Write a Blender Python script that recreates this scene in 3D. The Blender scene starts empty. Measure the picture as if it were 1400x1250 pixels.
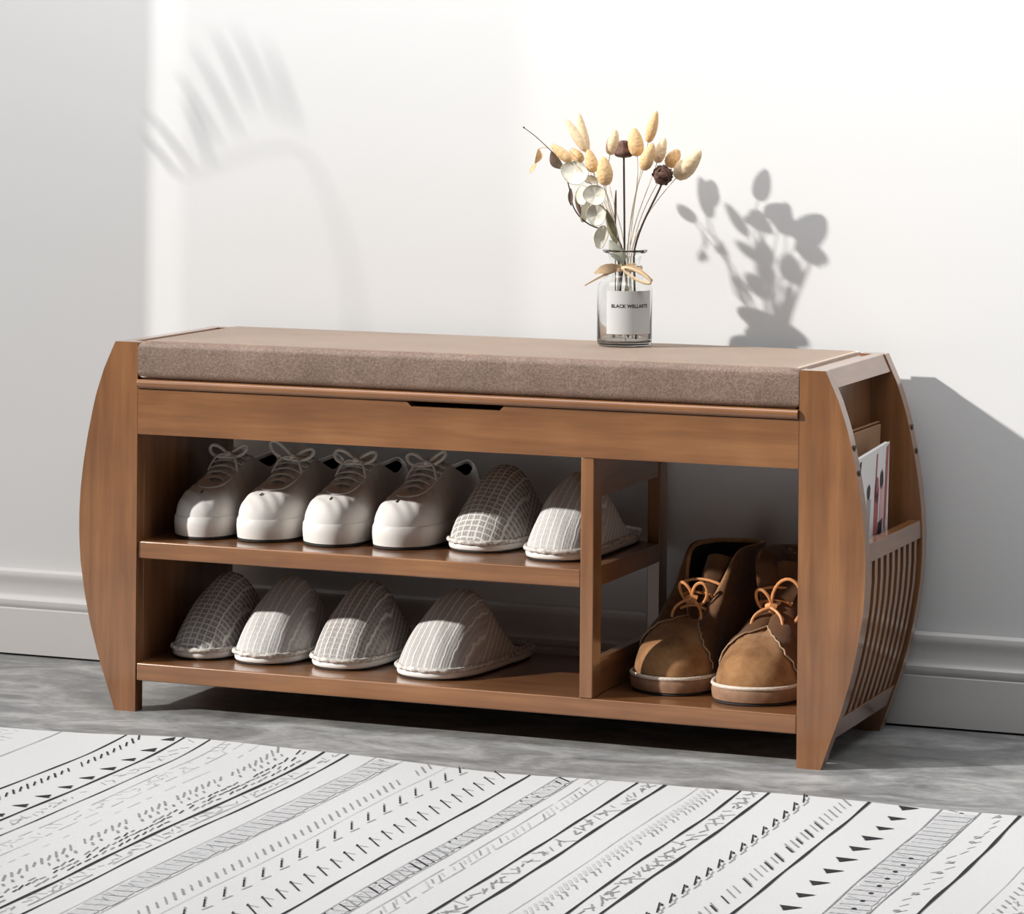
import bpy, math, random
from mathutils import Vector, Matrix

random.seed(7)
PI = math.pi
scene = bpy.context.scene
COL = scene.collection

# ------------------------------------------------------------------ camera
cam_data = bpy.data.cameras.new('camera')
cam = bpy.data.objects.new('camera', cam_data)
COL.objects.link(cam)
cam_data.sensor_fit = 'HORIZONTAL'
cam_data.sensor_width = 36.0
cam_data.lens = 4788.45 / 1400 * 36
cam_data.shift_x = -0.00498
cam_data.shift_y = -0.39479
cam_data.clip_start = 0.05
cam_data.clip_end = 60
cam.matrix_world = Matrix((
    (0.931074532, -0.00763944631, 0.364749030, 2.11436920),
    (0.364736772, -0.00299029474, -0.931105872, -4.05628454),
    (0.00820384042, 0.999966348, 0.0, 0.859764095),
    (0, 0, 0, 1)))
scene.camera = cam

# ------------------------------------------------------------------ light and exposure
scene.view_settings.view_transform = 'Standard'
scene.view_settings.look = 'None'
scene.view_settings.gamma = 1
scene.view_settings.use_curve_mapping = False
scene.view_settings.exposure = 0.44

world = bpy.data.worlds.new('world')
scene.world = world
world.use_nodes = True
wnt = world.node_tree
bg = wnt.nodes['Background']
# the room's own light: a bright ceiling overhead, little from the sides, least from below
w_tc = wnt.nodes.new('ShaderNodeTexCoord'); w_sp = wnt.nodes.new('ShaderNodeSeparateXYZ'); w_rp = wnt.nodes.new('ShaderNodeValToRGB')
wnt.links.new(w_tc.outputs['Generated'], w_sp.inputs[0]); wnt.links.new(w_sp.outputs['Z'], w_rp.inputs['Fac']); wnt.links.new(w_rp.outputs['Color'], bg.inputs['Color'])
w_rp.color_ramp.elements[0].position = 0.02; w_rp.color_ramp.elements[0].color = (0.015, 0.0155, 0.016, 1)
w_rp.color_ramp.elements[1].position = 0.95; w_rp.color_ramp.elements[1].color = (0.93, 0.96, 1.0, 1)
e_ = w_rp.color_ramp.elements.new(0.50); e_.color = (0.05, 0.052, 0.054, 1)
bg.inputs['Strength'].default_value = 0.5

SUN_DIR = Vector((1.40, 1.0, -0.865)).normalized()      # the way the light travels
sun_data = bpy.data.lights.new('sun', 'SUN')
sun_data.energy = 3.7
sun_data.angle = math.radians(1.5)
sun_data.color = (1.0, 0.965, 0.92)
sun = bpy.data.objects.new('sun', sun_data)
COL.objects.link(sun)
sun.rotation_euler = SUN_DIR.to_track_quat('-Z', 'Y').to_euler()

win_data = bpy.data.lights.new('window_daylight', 'AREA')
win_data.shape = 'RECTANGLE'
win_data.size = 1.7
win_data.size_y = 1.3
win_data.energy = 1.5
win_data.color = (0.93, 0.96, 1.0)
win = bpy.data.objects.new('window_daylight', win_data)
COL.objects.link(win)
win.location = (-1.55, -1.35, 1.65)
win.rotation_euler = (Vector((0.4, 0.1, 0.3)) - win.location).to_track_quat('-Z', 'Y').to_euler()

top_fill_data = bpy.data.lights.new('overhead_fill', 'AREA')  # added overhead fill, brightens the upper wall and cushion top
top_fill_data.shape = 'RECTANGLE'; top_fill_data.size = 2.6; top_fill_data.size_y = 0.5
top_fill_data.energy = 13.5
top_fill_data.color = (0.97, 0.985, 1.0)
top_fill = bpy.data.objects.new('overhead_fill', top_fill_data)
COL.objects.link(top_fill)
top_fill.location = (0.75, -0.20, 1.60)
top_fill.rotation_euler = (math.radians(14), 0, 0)


# ------------------------------------------------------------------ mesh helpers
class MB:
    """Collects vertices, faces, a material slot per face and optional UVs."""
    def __init__(self):
        self.v = []; self.f = []; self.m = []; self.uv = {}

    def add(self, verts, faces, mat=0, uvs=None):
        b = len(self.v)
        self.v += [tuple(p) for p in verts]
        for i, fc in enumerate(faces):
            self.f.append(tuple(b + k for k in fc)); self.m.append(mat)
        if uvs:
            for i, t in enumerate(uvs):
                self.uv[b + i] = t

    def box(self, x0, x1, y0, y1, z0, z1, mat=0):
        v = [(x, y, z) for z in (z0, z1) for y in (y0, y1) for x in (x0, x1)]
        self.add(v, [(0, 2, 3, 1), (4, 5, 7, 6), (0, 1, 5, 4), (2, 6, 7, 3), (0, 4, 6, 2), (1, 3, 7, 5)], mat)

    def grid(self, rows, mat=0, closed_u=False, closed_v=False, uvs=None, flip=False):
        n = len(rows); k = len(rows[0])
        v = [p for r in rows for p in r]
        f = []
        for i in range(n if closed_v else n - 1):
            for j in range(k if closed_u else k - 1):
                a = i * k + j; b = i * k + (j + 1) % k
                c = ((i + 1) % n) * k + (j + 1) % k; d = ((i + 1) % n) * k + j
                f.append((d, c, b, a) if flip else (a, b, c, d))
        self.add(v, f, mat, [t for r in uvs for t in r] if uvs else None)

    def cap(self, ring, mat=0, flip=False):
        r = list(range(len(ring)))
        self.add(ring, [tuple(reversed(r)) if flip else tuple(r)], mat)

    def tube(self, pts, rad, seg=8, closed=False, mat=0, flat=1.0):
        pts = [Vector(p) for p in pts]
        n = len(pts)
        rows = []
        up = None
        for i, p in enumerate(pts):
            if closed:
                t = pts[(i + 1) % n] - pts[i - 1]
            else:
                t = pts[min(i + 1, n - 1)] - pts[max(i - 1, 0)]
            if t.length < 1e-9: t = Vector((0, 0, 1))
            t.normalize()
            if up is None:
                a = Vector((0, 0, 1)) if abs(t.z) < 0.9 else Vector((1, 0, 0))
                up = (a - t * a.dot(t)).normalized()
            else:
                up = (up - t * up.dot(t))
                up = up.normalized() if up.length > 1e-6 else t.orthogonal().normalized()
            s = t.cross(up)
            r = rad(i / max(1, n - 1)) if callable(rad) else rad
            rows.append([p + s * (math.cos(2 * PI * k / seg) * r) + up * (math.sin(2 * PI * k / seg) * r * flat) for k in range(seg)])
        self.grid(rows, mat, closed_u=True, closed_v=closed)
        if not closed:
            self.cap(rows[0], mat, True); self.cap(rows[-1], mat)

    def ribbon(self, pts, width, thick, side, mat=0):
        """a flat band along pts, `side` gives the across direction"""
        pts = [Vector(p) for p in pts]
        n = len(pts); rows = []
        for i, p in enumerate(pts):
            t = (pts[min(i + 1, n - 1)] - pts[max(i - 1, 0)]).normalized()
            s = Vector(side(i / (n - 1)) if callable(side) else side)
            s = (s - t * s.dot(t)).normalized()
            nn = t.cross(s)
            w = width(i / (n - 1)) if callable(width) else width
            rows.append([p - s * w / 2 - nn * thick / 2, p + s * w / 2 - nn * thick / 2,
                         p + s * w / 2 + nn * thick / 2, p - s * w / 2 + nn * thick / 2])
        self.grid(rows, mat, closed_u=True)
        self.cap(rows[0], mat, True); self.cap(rows[-1], mat)

    def build(self, name, mats, parent=None, smooth=True, bevel=0.0, sharp=40, weld=False):
        me = bpy.data.meshes.new(name)
        me.from_pydata(self.v, [], self.f)
        if not isinstance(mats, (list, tuple)): mats = [mats]
        for m in mats: me.materials.append(m)
        for p, mi in zip(me.polygons, self.m): p.material_index = mi
        if self.uv:
            lay = me.uv_layers.new(name='UVMap')
            for lp in me.loops:
                lay.data[lp.index].uv = self.uv.get(lp.vertex_index, (0, 0))
        import bmesh
        bm = bmesh.new(); bm.from_mesh(me)
        if weld: bmesh.ops.remove_doubles(bm, verts=bm.verts, dist=1e-5)
        bmesh.ops.recalc_face_normals(bm, faces=bm.faces)
        bm.to_mesh(me); bm.free()
        if smooth:
            for p in me.polygons: p.use_smooth = True
            me.set_sharp_from_angle(angle=math.radians(sharp))
        o = bpy.data.objects.new(name, me)
        COL.objects.link(o)
        if parent is not None: o.parent = parent
        if bevel:
            b = o.modifiers.new('bevel', 'BEVEL'); b.width = bevel; b.segments = 3; b.limit_method = 'ANGLE'
            b.angle_limit = math.radians(40); b.harden_normals = False
        return o


def thing(name, label, cat, loc=(0, 0, 0), rz=0.0, group=None):
    o = bpy.data.objects.new(name, None); COL.objects.link(o)
    o.empty_display_size = 0.03
    o.location = loc; o.rotation_euler = (0, 0, rz)
    o['label'] = label; o['category'] = cat
    if group: o['group'] = group
    return o


def tag(o, label, cat, group=None):
    o['label'] = label; o['category'] = cat
    if group: o['group'] = group
    return o


def structure(o):
    o['kind'] = 'structure'
    return o


def lerp(a, b, t): return a + (b - a) * t


def catmull(pts, n, closed=True):
    """n samples of a Catmull-Rom spline through pts (tuples of any length)"""
    k = len(pts); out = []
    for i in range(n):
        u = i / n * k if closed else i / (n - 1) * (k - 1)
        a = int(math.floor(u)); t = u - a
        if not closed and a >= k - 1: a = k - 2; t = 1.0
        def P(j): return pts[j % k] if closed else pts[max(0, min(k - 1, j))]
        p0, p1, p2, p3 = P(a - 1), P(a), P(a + 1), P(a + 2)
        out.append(tuple(0.5 * ((2 * b) + (-a_ + c) * t + (2 * a_ - 5 * b + 4 * c - d) * t * t + (-a_ + 3 * b - 3 * c + d) * t ** 3)
                         for a_, b, c, d in zip(p0, p1, p2, p3)))
    return out


# ------------------------------------------------------------------ materials
def new_mat(name, rough=0.6, spec=0.5):
    m = bpy.data.materials.new(name); m.use_nodes = True
    nt = m.node_tree
    b = nt.nodes['Principled BSDF']
    b.inputs['Roughness'].default_value = rough
    b.inputs['Specular IOR Level'].default_value = spec
    return m, nt, b


def nd(nt, kind, **kw):
    n = nt.nodes.new(kind)
    for k, v in kw.items():
        if k in n.inputs: n.inputs[k].default_value = v
        else: setattr(n, k, v)
    return n


def mapping(nt, scale=(1, 1, 1), coord='Object', rot=(0, 0, 0)):
    tc = nd(nt, 'ShaderNodeTexCoord'); mp = nd(nt, 'ShaderNodeMapping')
    mp.inputs['Scale'].default_value = scale; mp.inputs['Rotation'].default_value = rot
    nt.links.new(tc.outputs[coord], mp.inputs['Vector'])
    return mp.outputs['Vector']


def ramp(nt, fac, stops):
    r = nd(nt, 'ShaderNodeValToRGB')
    el = r.color_ramp.elements
    while len(el) < len(stops): el.new(0.5)
    for e, (p, c) in zip(el, stops):
        e.position = p; e.color = (*c, 1) if len(c) == 3 else c
    nt.links.new(fac, r.inputs['Fac'])
    return r.outputs['Color']


def bump(nt, b, height, strength, dist=0.001):
    n = nd(nt, 'ShaderNodeBump'); n.inputs['Strength'].default_value = strength; n.inputs['Distance'].default_value = dist
    nt.links.new(height, n.inputs['Height']); nt.links.new(n.outputs['Normal'], b.inputs['Normal'])


def plain(name, col, rough=0.6, spec=0.5, noise=0.0, nscale=60, bmp=0.0):
    m, nt, b = new_mat(name, rough, spec)
    b.inputs['Base Color'].default_value = (*col, 1)
    if noise or bmp:
        v = mapping(nt)
        n = nd(nt, 'ShaderNodeTexNoise', Scale=nscale, Detail=4.0)
        nt.links.new(v, n.inputs['Vector'])
        if noise:
            c = ramp(nt, n.outputs['Fac'], [(0.25, tuple(x * (1 - noise) for x in col)), (0.75, tuple(min(1, x * (1 + noise)) for x in col))])
            nt.links.new(c, b.inputs['Base Color'])
        if bmp: bump(nt, b, n.outputs['Fac'], bmp)
    return m


def wood(name, axis, dark=(0.150, 0.060, 0.022), mid=(0.218, 0.092, 0.034), light=(0.300, 0.135, 0.051), rough=0.33):
    m, nt, b = new_mat(name, rough, 0.45)
    sc = [22, 22, 22]; sc['xyz'.index(axis)] = 1.2
    v = mapping(nt, tuple(sc))
    n = nd(nt, 'ShaderNodeTexNoise', Scale=2.2, Detail=6.0, Roughness=0.55, Distortion=0.4)
    nt.links.new(v, n.inputs['Vector'])
    sc2 = [60, 60, 60]; sc2['xyz'.index(axis)] = 5
    v2 = mapping(nt, tuple(sc2))
    n2 = nd(nt, 'ShaderNodeTexNoise', Scale=3.0, Detail=3.0)
    nt.links.new(v2, n2.inputs['Vector'])
    v3 = mapping(nt, (5, 5, 5))
    n3 = nd(nt, 'ShaderNodeTexNoise', Scale=1.6, Detail=2.0)
    nt.links.new(v3, n3.inputs['Vector'])
    mx = nd(nt, 'ShaderNodeMath', operation='MULTIPLY_ADD'); mx.inputs[1].default_value = 0.35
    nt.links.new(n2.outputs['Fac'], mx.inputs[0]); nt.links.new(n.outputs['Fac'], mx.inputs[2])
    mx2 = nd(nt, 'ShaderNodeMath', operation='MULTIPLY_ADD'); mx2.inputs[1].default_value = 0.55
    nt.links.new(n3.outputs['Fac'], mx2.inputs[0]); nt.links.new(mx.outputs[0], mx2.inputs[2])
    nrm = nd(nt, 'ShaderNodeMapRange'); nrm.inputs['From Min'].default_value = 0.55; nrm.inputs['From Max'].default_value = 1.35
    nt.links.new(mx2.outputs[0], nrm.inputs['Value'])
    c = ramp(nt, nrm.outputs[0], [(0.15, dark), (0.5, mid), (0.85, light)])
    nt.links.new(c, b.inputs['Base Color'])
    b.inputs['Coat Weight'].default_value = 1.0
    b.inputs['Coat Roughness'].default_value = 0.14
    bump(nt, b, n2.outputs['Fac'], 0.08, 0.0006)
    return m


WOOD_X = wood('wood_grain_along', 'x')
WOOD_Y = wood('wood_grain_deep', 'y')
WOOD_Z = wood('wood_grain_upright', 'z')


def fabric_cushion():
    m, nt, b = new_mat('brown_woven_cushion', 0.62, 0.75)
    v = mapping(nt)
    n = nd(nt, 'ShaderNodeTexNoise', Scale=420.0, Detail=3.0); nt.links.new(v, n.inputs['Vector'])
    n2 = nd(nt, 'ShaderNodeTexNoise', Scale=14.0, Detail=4.0); nt.links.new(v, n2.inputs['Vector'])
    mx = nd(nt, 'ShaderNodeMath', operation='MULTIPLY_ADD'); mx.inputs[1].default_value = 0.4
    nt.links.new(n2.outputs['Fac'], mx.inputs[0]); nt.links.new(n.outputs['Fac'], mx.inputs[2])
    c = ramp(nt, mx.outputs[0], [(0.45, (0.088, 0.048, 0.031)), (0.7, (0.165, 0.100, 0.070)), (0.95, (0.25, 0.165, 0.120))])
    nt.links.new(c, b.inputs['Base Color'])
    b.inputs['Sheen Weight'].default_value = 1.0; b.inputs['Sheen Roughness'].default_value = 0.3; b.inputs['Sheen Tint'].default_value = (0.95, 0.80, 0.68, 1)
    bump(nt, b, n.outputs['Fac'], 0.35, 0.0010)
    return m


def concrete():
    m, nt, b = new_mat('grey_concrete_floor', 0.5, 0.4)
    v = mapping(nt, (1, 1.6, 1))
    n = nd(nt, 'ShaderNodeTexNoise', Scale=7.0, Detail=9.0, Roughness=0.62, Distortion=1.2); nt.links.new(v, n.inputs['Vector'])
    n2 = nd(nt, 'ShaderNodeTexNoise', Scale=60.0, Detail=6.0, Roughness=0.7); nt.links.new(v, n2.inputs['Vector'])
    mx = nd(nt, 'ShaderNodeMath', operation='MULTIPLY_ADD'); mx.inputs[1].default_value = 0.35
    nt.links.new(n2.outputs['Fac'], mx.inputs[0]); nt.links.new(n.outputs['Fac'], mx.inputs[2])
    c = ramp(nt, mx.outputs[0], [(0.42, (0.095, 0.095, 0.094)), (0.66, (0.215, 0.215, 0.212)), (0.9, (0.40, 0.40, 0.396))])
    nt.links.new(c, b.inputs['Base Color'])
    bump(nt, b, n2.outputs['Fac'], 0.25, 0.002)
    return m


def slipper_cloth(name, plaid, base=(0.30, 0.275, 0.26), line=(0.78, 0.77, 0.75)):
    """lines run along the foot (u) and across it (v); UVs are in metres"""
    m, nt, b = new_mat(name, 0.9, 0.15)
    tc = nd(nt, 'ShaderNodeTexCoord'); sp = nd(nt, 'ShaderNodeSeparateXYZ')
    nt.links.new(tc.outputs['UV'], sp.inputs[0])
    wob = nd(nt, 'ShaderNodeTexNoise', Scale=90.0, Detail=2.0); nt.links.new(tc.outputs['UV'], wob.inputs['Vector'])

    def lines(sock, pitch, width, soft):
        a = nd(nt, 'ShaderNodeMath', operation='MULTIPLY_ADD'); a.inputs[1].default_value = 1 / pitch
        w = nd(nt, 'ShaderNodeMath', operation='MULTIPLY'); w.inputs[1].default_value = 0.35
        nt.links.new(wob.outputs['Fac'], w.inputs[0])
        nt.links.new(sock, a.inputs[0]); nt.links.new(w.outputs[0], a.inputs[2])
        pp = nd(nt, 'ShaderNodeMath', operation='PINGPONG'); pp.inputs[1].default_value = 0.5
        nt.links.new(a.outputs[0], pp.inputs[0])
        mr = nd(nt, 'ShaderNodeMapRange')
        mr.inputs['From Min'].default_value = width; mr.inputs['From Max'].default_value = width + soft
        mr.inputs['To Min'].default_value = 1; mr.inputs['To Max'].default_value = 0
        nt.links.new(pp.outputs[0], mr.inputs['Value'])
        return mr.outputs[0]
    lu = lines(sp.outputs['X'], 0.0098, 0.035, 0.11)
    lu2 = lines(sp.outputs['X'], 0.0035, 0.12, 0.2)
    lv = lines(sp.outputs['Y'], 0.0090, 0.04, 0.16)
    f = nd(nt, 'ShaderNodeMath', operation='MULTIPLY'); f.inputs[1].default_value = 0.30
    nt.links.new(lu2, f.inputs[0])
    g = nd(nt, 'ShaderNodeMath', operation='MULTIPLY'); g.inputs[1].default_value = plaid
    nt.links.new(lv, g.inputs[0])
    mx = nd(nt, 'ShaderNodeMath', operation='MAXIMUM'); nt.links.new(lu, mx.inputs[0]); nt.links.new(f.outputs[0], mx.inputs[1])
    mx2 = nd(nt, 'ShaderNodeMath', operation='MAXIMUM'); nt.links.new(mx.outputs[0], mx2.inputs[0]); nt.links.new(g.outputs[0], mx2.inputs[1])
    fz = nd(nt, 'ShaderNodeTexNoise', Scale=500.0, Detail=2.0); nt.links.new(tc.outputs['Object'], fz.inputs['Vector'])
    ad = nd(nt, 'ShaderNodeMath', operation='MULTIPLY_ADD'); ad.inputs[1].default_value = 0.5; ad.inputs[2].default_value = -0.25
    nt.links.new(fz.outputs['Fac'], ad.inputs[0])
    s = nd(nt, 'ShaderNodeMath', operation='ADD', use_clamp=True); nt.links.new(mx2.outputs[0], s.inputs[0]); nt.links.new(ad.outputs[0], s.inputs[1])
    c = ramp(nt, s.outputs[0], [(0.0, base), (1.0, line)])
    nt.links.new(c, b.inputs['Base Color'])
    bump(nt, b, s.outputs[0], 0.35, 0.0012)
    return m


def suede(name, lo, mid, hi):
    m, nt, b = new_mat(name, 0.88, 0.2)
    v = mapping(nt)
    n = nd(nt, 'ShaderNodeTexNoise', Scale=22.0, Detail=7.0, Roughness=0.65); nt.links.new(v, n.inputs['Vector'])
    n2 = nd(nt, 'ShaderNodeTexNoise', Scale=380.0, Detail=2.0); nt.links.new(v, n2.inputs['Vector'])
    c = ramp(nt, n.outputs['Fac'], [(0.3, lo), (0.5, mid), (0.72, hi)])
    nt.links.new(c, b.inputs['Base Color'])
    b.inputs['Sheen Weight'].default_value = 0.15
    bump(nt, b, n2.outputs['Fac'], 0.3, 0.0008)
    return m


WALL = plain('matt_white_wall_paint', (0.645, 0.645, 0.645), 0.9, 0.2, bmp=0.04, nscale=160)
BASEB = plain('satin_white_skirting_paint', (0.62, 0.605, 0.59), 0.42, 0.5)
FLOOR = concrete()
CUSHION = fabric_cushion()
CANVAS = plain('white_canvas', (0.72, 0.70, 0.675), 0.85, 0.25, noise=0.04, nscale=700, bmp=0.15)
RUBBER = plain('white_rubber', (0.74, 0.72, 0.69), 0.5, 0.5)
LACE = plain('cream_cotton_lace', (0.70, 0.66, 0.60), 0.9, 0.2, noise=0.12, nscale=900, bmp=0.3)
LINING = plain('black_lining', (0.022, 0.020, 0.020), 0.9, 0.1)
OUTSOLE = plain('dark_outsole', (0.03, 0.028, 0.027), 0.7, 0.3)
STITCH = plain('dark_stitch', (0.09, 0.08, 0.07), 0.8, 0.2)
SL_PLAID = slipper_cloth('plaid_slipper_linen', 0.85)
SL_STRIPE = slipper_cloth('striped_slipper_linen', 0.12, base=(0.42, 0.40, 0.385))
SL_DARK = slipper_cloth('dark_striped_slipper_linen', 0.35, base=(0.30, 0.275, 0.26))
SL_PALE = slipper_cloth('pale_striped_slipper_linen', 0.30, base=(0.47, 0.46, 0.45))
SL_TRIM = plain('slipper_edge_binding', (0.60, 0.57, 0.53), 0.9, 0.2, noise=0.55, nscale=190, bmp=0.6)
SL_SOLE = plain('white_foam_slipper_sole', (0.82, 0.81, 0.79), 0.6, 0.4)
SL_LINE = plain('slipper_lining_cloth', (0.16, 0.145, 0.135), 0.9, 0.2)
SUEDE = suede('tan_brown_suede', (0.165, 0.075, 0.028), (0.295, 0.150, 0.062), (0.40, 0.235, 0.115))
SUEDE_D = suede('dark_brown_suede', (0.060, 0.026, 0.011), (0.105, 0.047, 0.019), (0.16, 0.078, 0.033))
BOOT_LINE = plain('black_leather_lining', (0.014, 0.011, 0.010), 0.7, 0.3)
WELT = plain('pale_stitched_welt', (0.60, 0.52, 0.44), 0.7, 0.3, noise=0.2, nscale=300)
BOOT_SOLE = plain('brown_crepe_sole', (0.27, 0.155, 0.095), 0.7, 0.3, noise=0.25, nscale=60, bmp=0.2)
RAW_EDGE = plain('pale_raw_leather_edge', (0.42, 0.29, 0.19), 0.8, 0.2)
BOOT_LACE = plain('orange_tan_leather_lace', (0.62, 0.27, 0.10), 0.5, 0.4, noise=0.2, nscale=200)
TAIL = plain('cream_bunny_tail_fluff', (0.70, 0.47, 0.25), 0.95, 0.1, noise=0.16, nscale=260, bmp=0.8)
TAIL_P = plain('pale_bunny_tail_fluff', (0.75, 0.58, 0.38), 0.95, 0.1, noise=0.12, nscale=260, bmp=0.8)
STRAW = plain('dry_straw_stem', (0.62, 0.53, 0.38), 0.8, 0.2)
DARKSTEM = plain('dark_brown_stem', (0.055, 0.030, 0.022), 0.7, 0.3)
POD = plain('dark_brown_seed_pod', (0.10, 0.045, 0.03), 0.7, 0.4, noise=0.7, nscale=160, bmp=0.9)
PETAL = plain('ivory_dried_petal', (0.72, 0.69, 0.59), 0.8, 0.2, noise=0.10, nscale=60, bmp=0.2)
PETALRIM = plain('olive_petal_rim', (0.46, 0.43, 0.30), 0.8, 0.2)
LEAF_D = plain('dark_dried_leaf', (0.12, 0.085, 0.06), 0.8, 0.2, noise=0.4, nscale=90)
LEAF_O = plain('olive_dried_leaf', (0.20, 0.18, 0.11), 0.75, 0.2, noise=0.4, nscale=90)
LEAF_S = plain('grey_green_leaf', (0.36, 0.37, 0.31), 0.8, 0.2, noise=0.3, nscale=90)
LEAF_B = plain('golden_brown_curled_leaf', (0.60, 0.40, 0.20), 0.8, 0.2, noise=0.4, nscale=70)
RAFFIA = plain('pale_tan_ribbon', (0.60, 0.45, 0.29), 0.8, 0.2, noise=0.12, nscale=200)
PAPER = plain('pale_grey_label_paper', (0.55, 0.55, 0.54), 0.8, 0.2)
INK = plain('black_ink', (0.02, 0.02, 0.02), 0.7, 0.2)
HINGE = plain('dark_peg', (0.03, 0.02, 0.016), 0.5, 0.4)
KRAFT = plain('kraft_brown_cover', (0.30, 0.17, 0.095), 0.7, 0.3)
PAGES = plain('white_pages', (0.80, 0.79, 0.77), 0.7, 0.3)


def glass():
    m, nt, b = new_mat('clear_glass', 0.0, 0.5)
    b.inputs['Base Color'].default_value = (0.97, 0.985, 0.975, 1)
    b.inputs['Transmission Weight'].default_value = 1.0
    b.inputs['IOR'].default_value = 1.45
    return m


GLASS = glass()

# ------------------------------------------------------------------ the room
WY = 0.3223          # wall face
L = 0.8944; D = 0.2852; H = 0.48

mb = MB(); mb.box(-1.9, 3.2, -5.0, WY, -0.05, 0.0)
structure(mb.build('floor', FLOOR, smooth=False))
mb = MB(); mb.box(-1.9, 3.2, WY, WY + 0.1, 0.0, 2.6)
structure(mb.build('wall_back', WALL, smooth=False))

prof = [(0.0150, 0.003), (0.0150, 0.066), (0.0135, 0.068), (0.0150, 0.070), (0.0160, 0.074), (0.0158, 0.079), (0.0135, 0.0815), (0.0118, 0.084),
        (0.0110, 0.089), (0.0108, 0.096), (0.0112, 0.102), (0.0125, 0.107), (0.0135, 0.111), (0.0140, 0.115), (0.0130, 0.119), (0.0095, 0.121), (0.0, 0.1215), (0.0, 0.003)]
mb = MB()
mb.grid([[(x, WY - d, z) for d, z in prof] for x in (-1.9, 3.2)], closed_u=True)
mb.cap([(-1.9, WY - d, z) for d, z in prof]); mb.cap([(3.2, WY - d, z) for d, z in prof])
structure(mb.build('baseboard_back', BASEB, sharp=32))


# ------------------------------------------------------------------ the shoe bench
def wing_x(z):
    """how far the outer curve of a wing stands out from the inner edge at height z"""
    keys = [(0.0, 0.030), (0.03, 0.0405), (0.0673, 0.0540), (0.11, 0.0665), (0.1486, 0.0750), (0.19, 0.0815), (0.2236, 0.0838), (0.255, 0.0840),
            (0.2856, 0.0824), (0.32, 0.0785), (0.3552, 0.0727), (0.39, 0.0655), (0.4124, 0.0600), (0.445, 0.0490), (0.4798, 0.0330), (0.481, 0.0325)]
    for (a, xa), (b, xb) in zip(keys, keys[1:]):
        if z <= b:
            t = (z - a) / (b - a); return lerp(xa, xb, t)
    return keys[-1][1]


bench = thing('shoe_bench', 'brown wooden shoe bench with bowed ends and two shelves holding shoes against the white wall', 'shoe bench', (0, 0, 0))
ZS = [H * i / 40 for i in range(41)]


def wing(side, y0, y1, name):
    mb = MB()
    ox = 0.0 if side < 0 else L
    out = [(ox + side * wing_x(z), z) for z in ZS]
    inn = [(ox, z) for z in (H, 0.0)]
    prof = out + inn
    mb.grid([[(x, y, z) for x, z in prof] for y in (y0, y1)], closed_u=True)
    mb.cap([(x, y0, z) for x, z in prof]); mb.cap([(x, y1, z) for x, z in prof])
    return mb.build(name, WOOD_Z, bench, bevel=0.0012, sharp=30)


wing(-1, 0.0, 0.020, 'side_board'); wing(1, 0.0, 0.020, 'side_board')
wl = wing(-1, D - 0.020, D, 'side_board'); wr = wing(1, D - 0.020, D, 'side_board')
for side in (-1, 1):
    ox = 0.0 if side < 0 else L
    # inner end panel between the two side boards
    mb = MB()
    x0, x1 = sorted((ox, ox + side * 0.015))
    mb.box(x0, x1, 0.0205, D - 0.0205, 0.0405, 0.478)
    mb.build('end_panel', WOOD_Z, bench, bevel=0.001)

    def rail(name, z0, z1, x_in=None, mat=WOOD_Y, th=0.016):
        mb = MB(); rows = []
        zz = [lerp(z0, z1, i / 8) for i in range(9)]
        outer = [(ox + side * (wing_x(z) - 0.0015), z) for z in zz]
        inner = [(ox + side * ((wing_x(z) - th) if x_in is None else x_in), z) for z in reversed(zz)]
        prof = outer + inner
        mb.grid([[(x, y, z) for x, z in prof] for y in (0.0202, D - 0.0202)], closed_u=True)
        mb.cap([(x, 0.0202, z) for x, z in prof]); mb.cap([(x, D - 0.0202, z) for x, z in prof])
        mb.build(name, mat, bench, bevel=0.001, sharp=30)
    rail('top_rail', 0.458, 0.480, 0.0155)
    rail('middle_rail', 0.249, 0.2715)
    rail('bottom_rail', 0.034, 0.0605)
    # floor of the magazine pocket
    mb = MB()
    xa, xb = sorted((ox + side * 0.0155, ox + side * (wing_x(0.19) - 0.014)))
    mb.box(xa, xb, 0.0205, D - 0.0205, 0.19, 0.20)
    mb.build('pocket_floor', WOOD_Y, bench)
    # curved slats
    mb = MB(); n = 9
    ya, yb = 0.0202 + 0.004, D - 0.0202 - 0.004
    pitch = (yb - ya) / n
    for i in range(n):
        yc = ya + (i + 0.5) * pitch
        zz = [lerp(0.058, 0.2515, k / 14) for k in range(15)]
        rows = []
        for z in zz:
            xo = ox + side * (wing_x(z) - 0.004); xi = ox + side * (wing_x(z) - 0.013)
            rows.append([(xo, yc - 0.0062, z), (xo, yc + 0.0062, z), (xi, yc + 0.0062, z), (xi, yc - 0.0062, z)])
        mb.grid(rows, closed_u=True)
    mb.build('slats', WOOD_Z, bench, sharp=40)
# dark dowel pegs in the curved edges
for yy0 in (0.010, D - 0.010):
    for z in (0.388, 0.358):
        mb = MB(); x = L + wing_x(z)
        mb.tube([(x - 0.006, yy0, z), (x + 0.0016, yy0, z)], 0.0036, seg=12)
        mb.build('dowel_peg', HINGE, bench)

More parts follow.
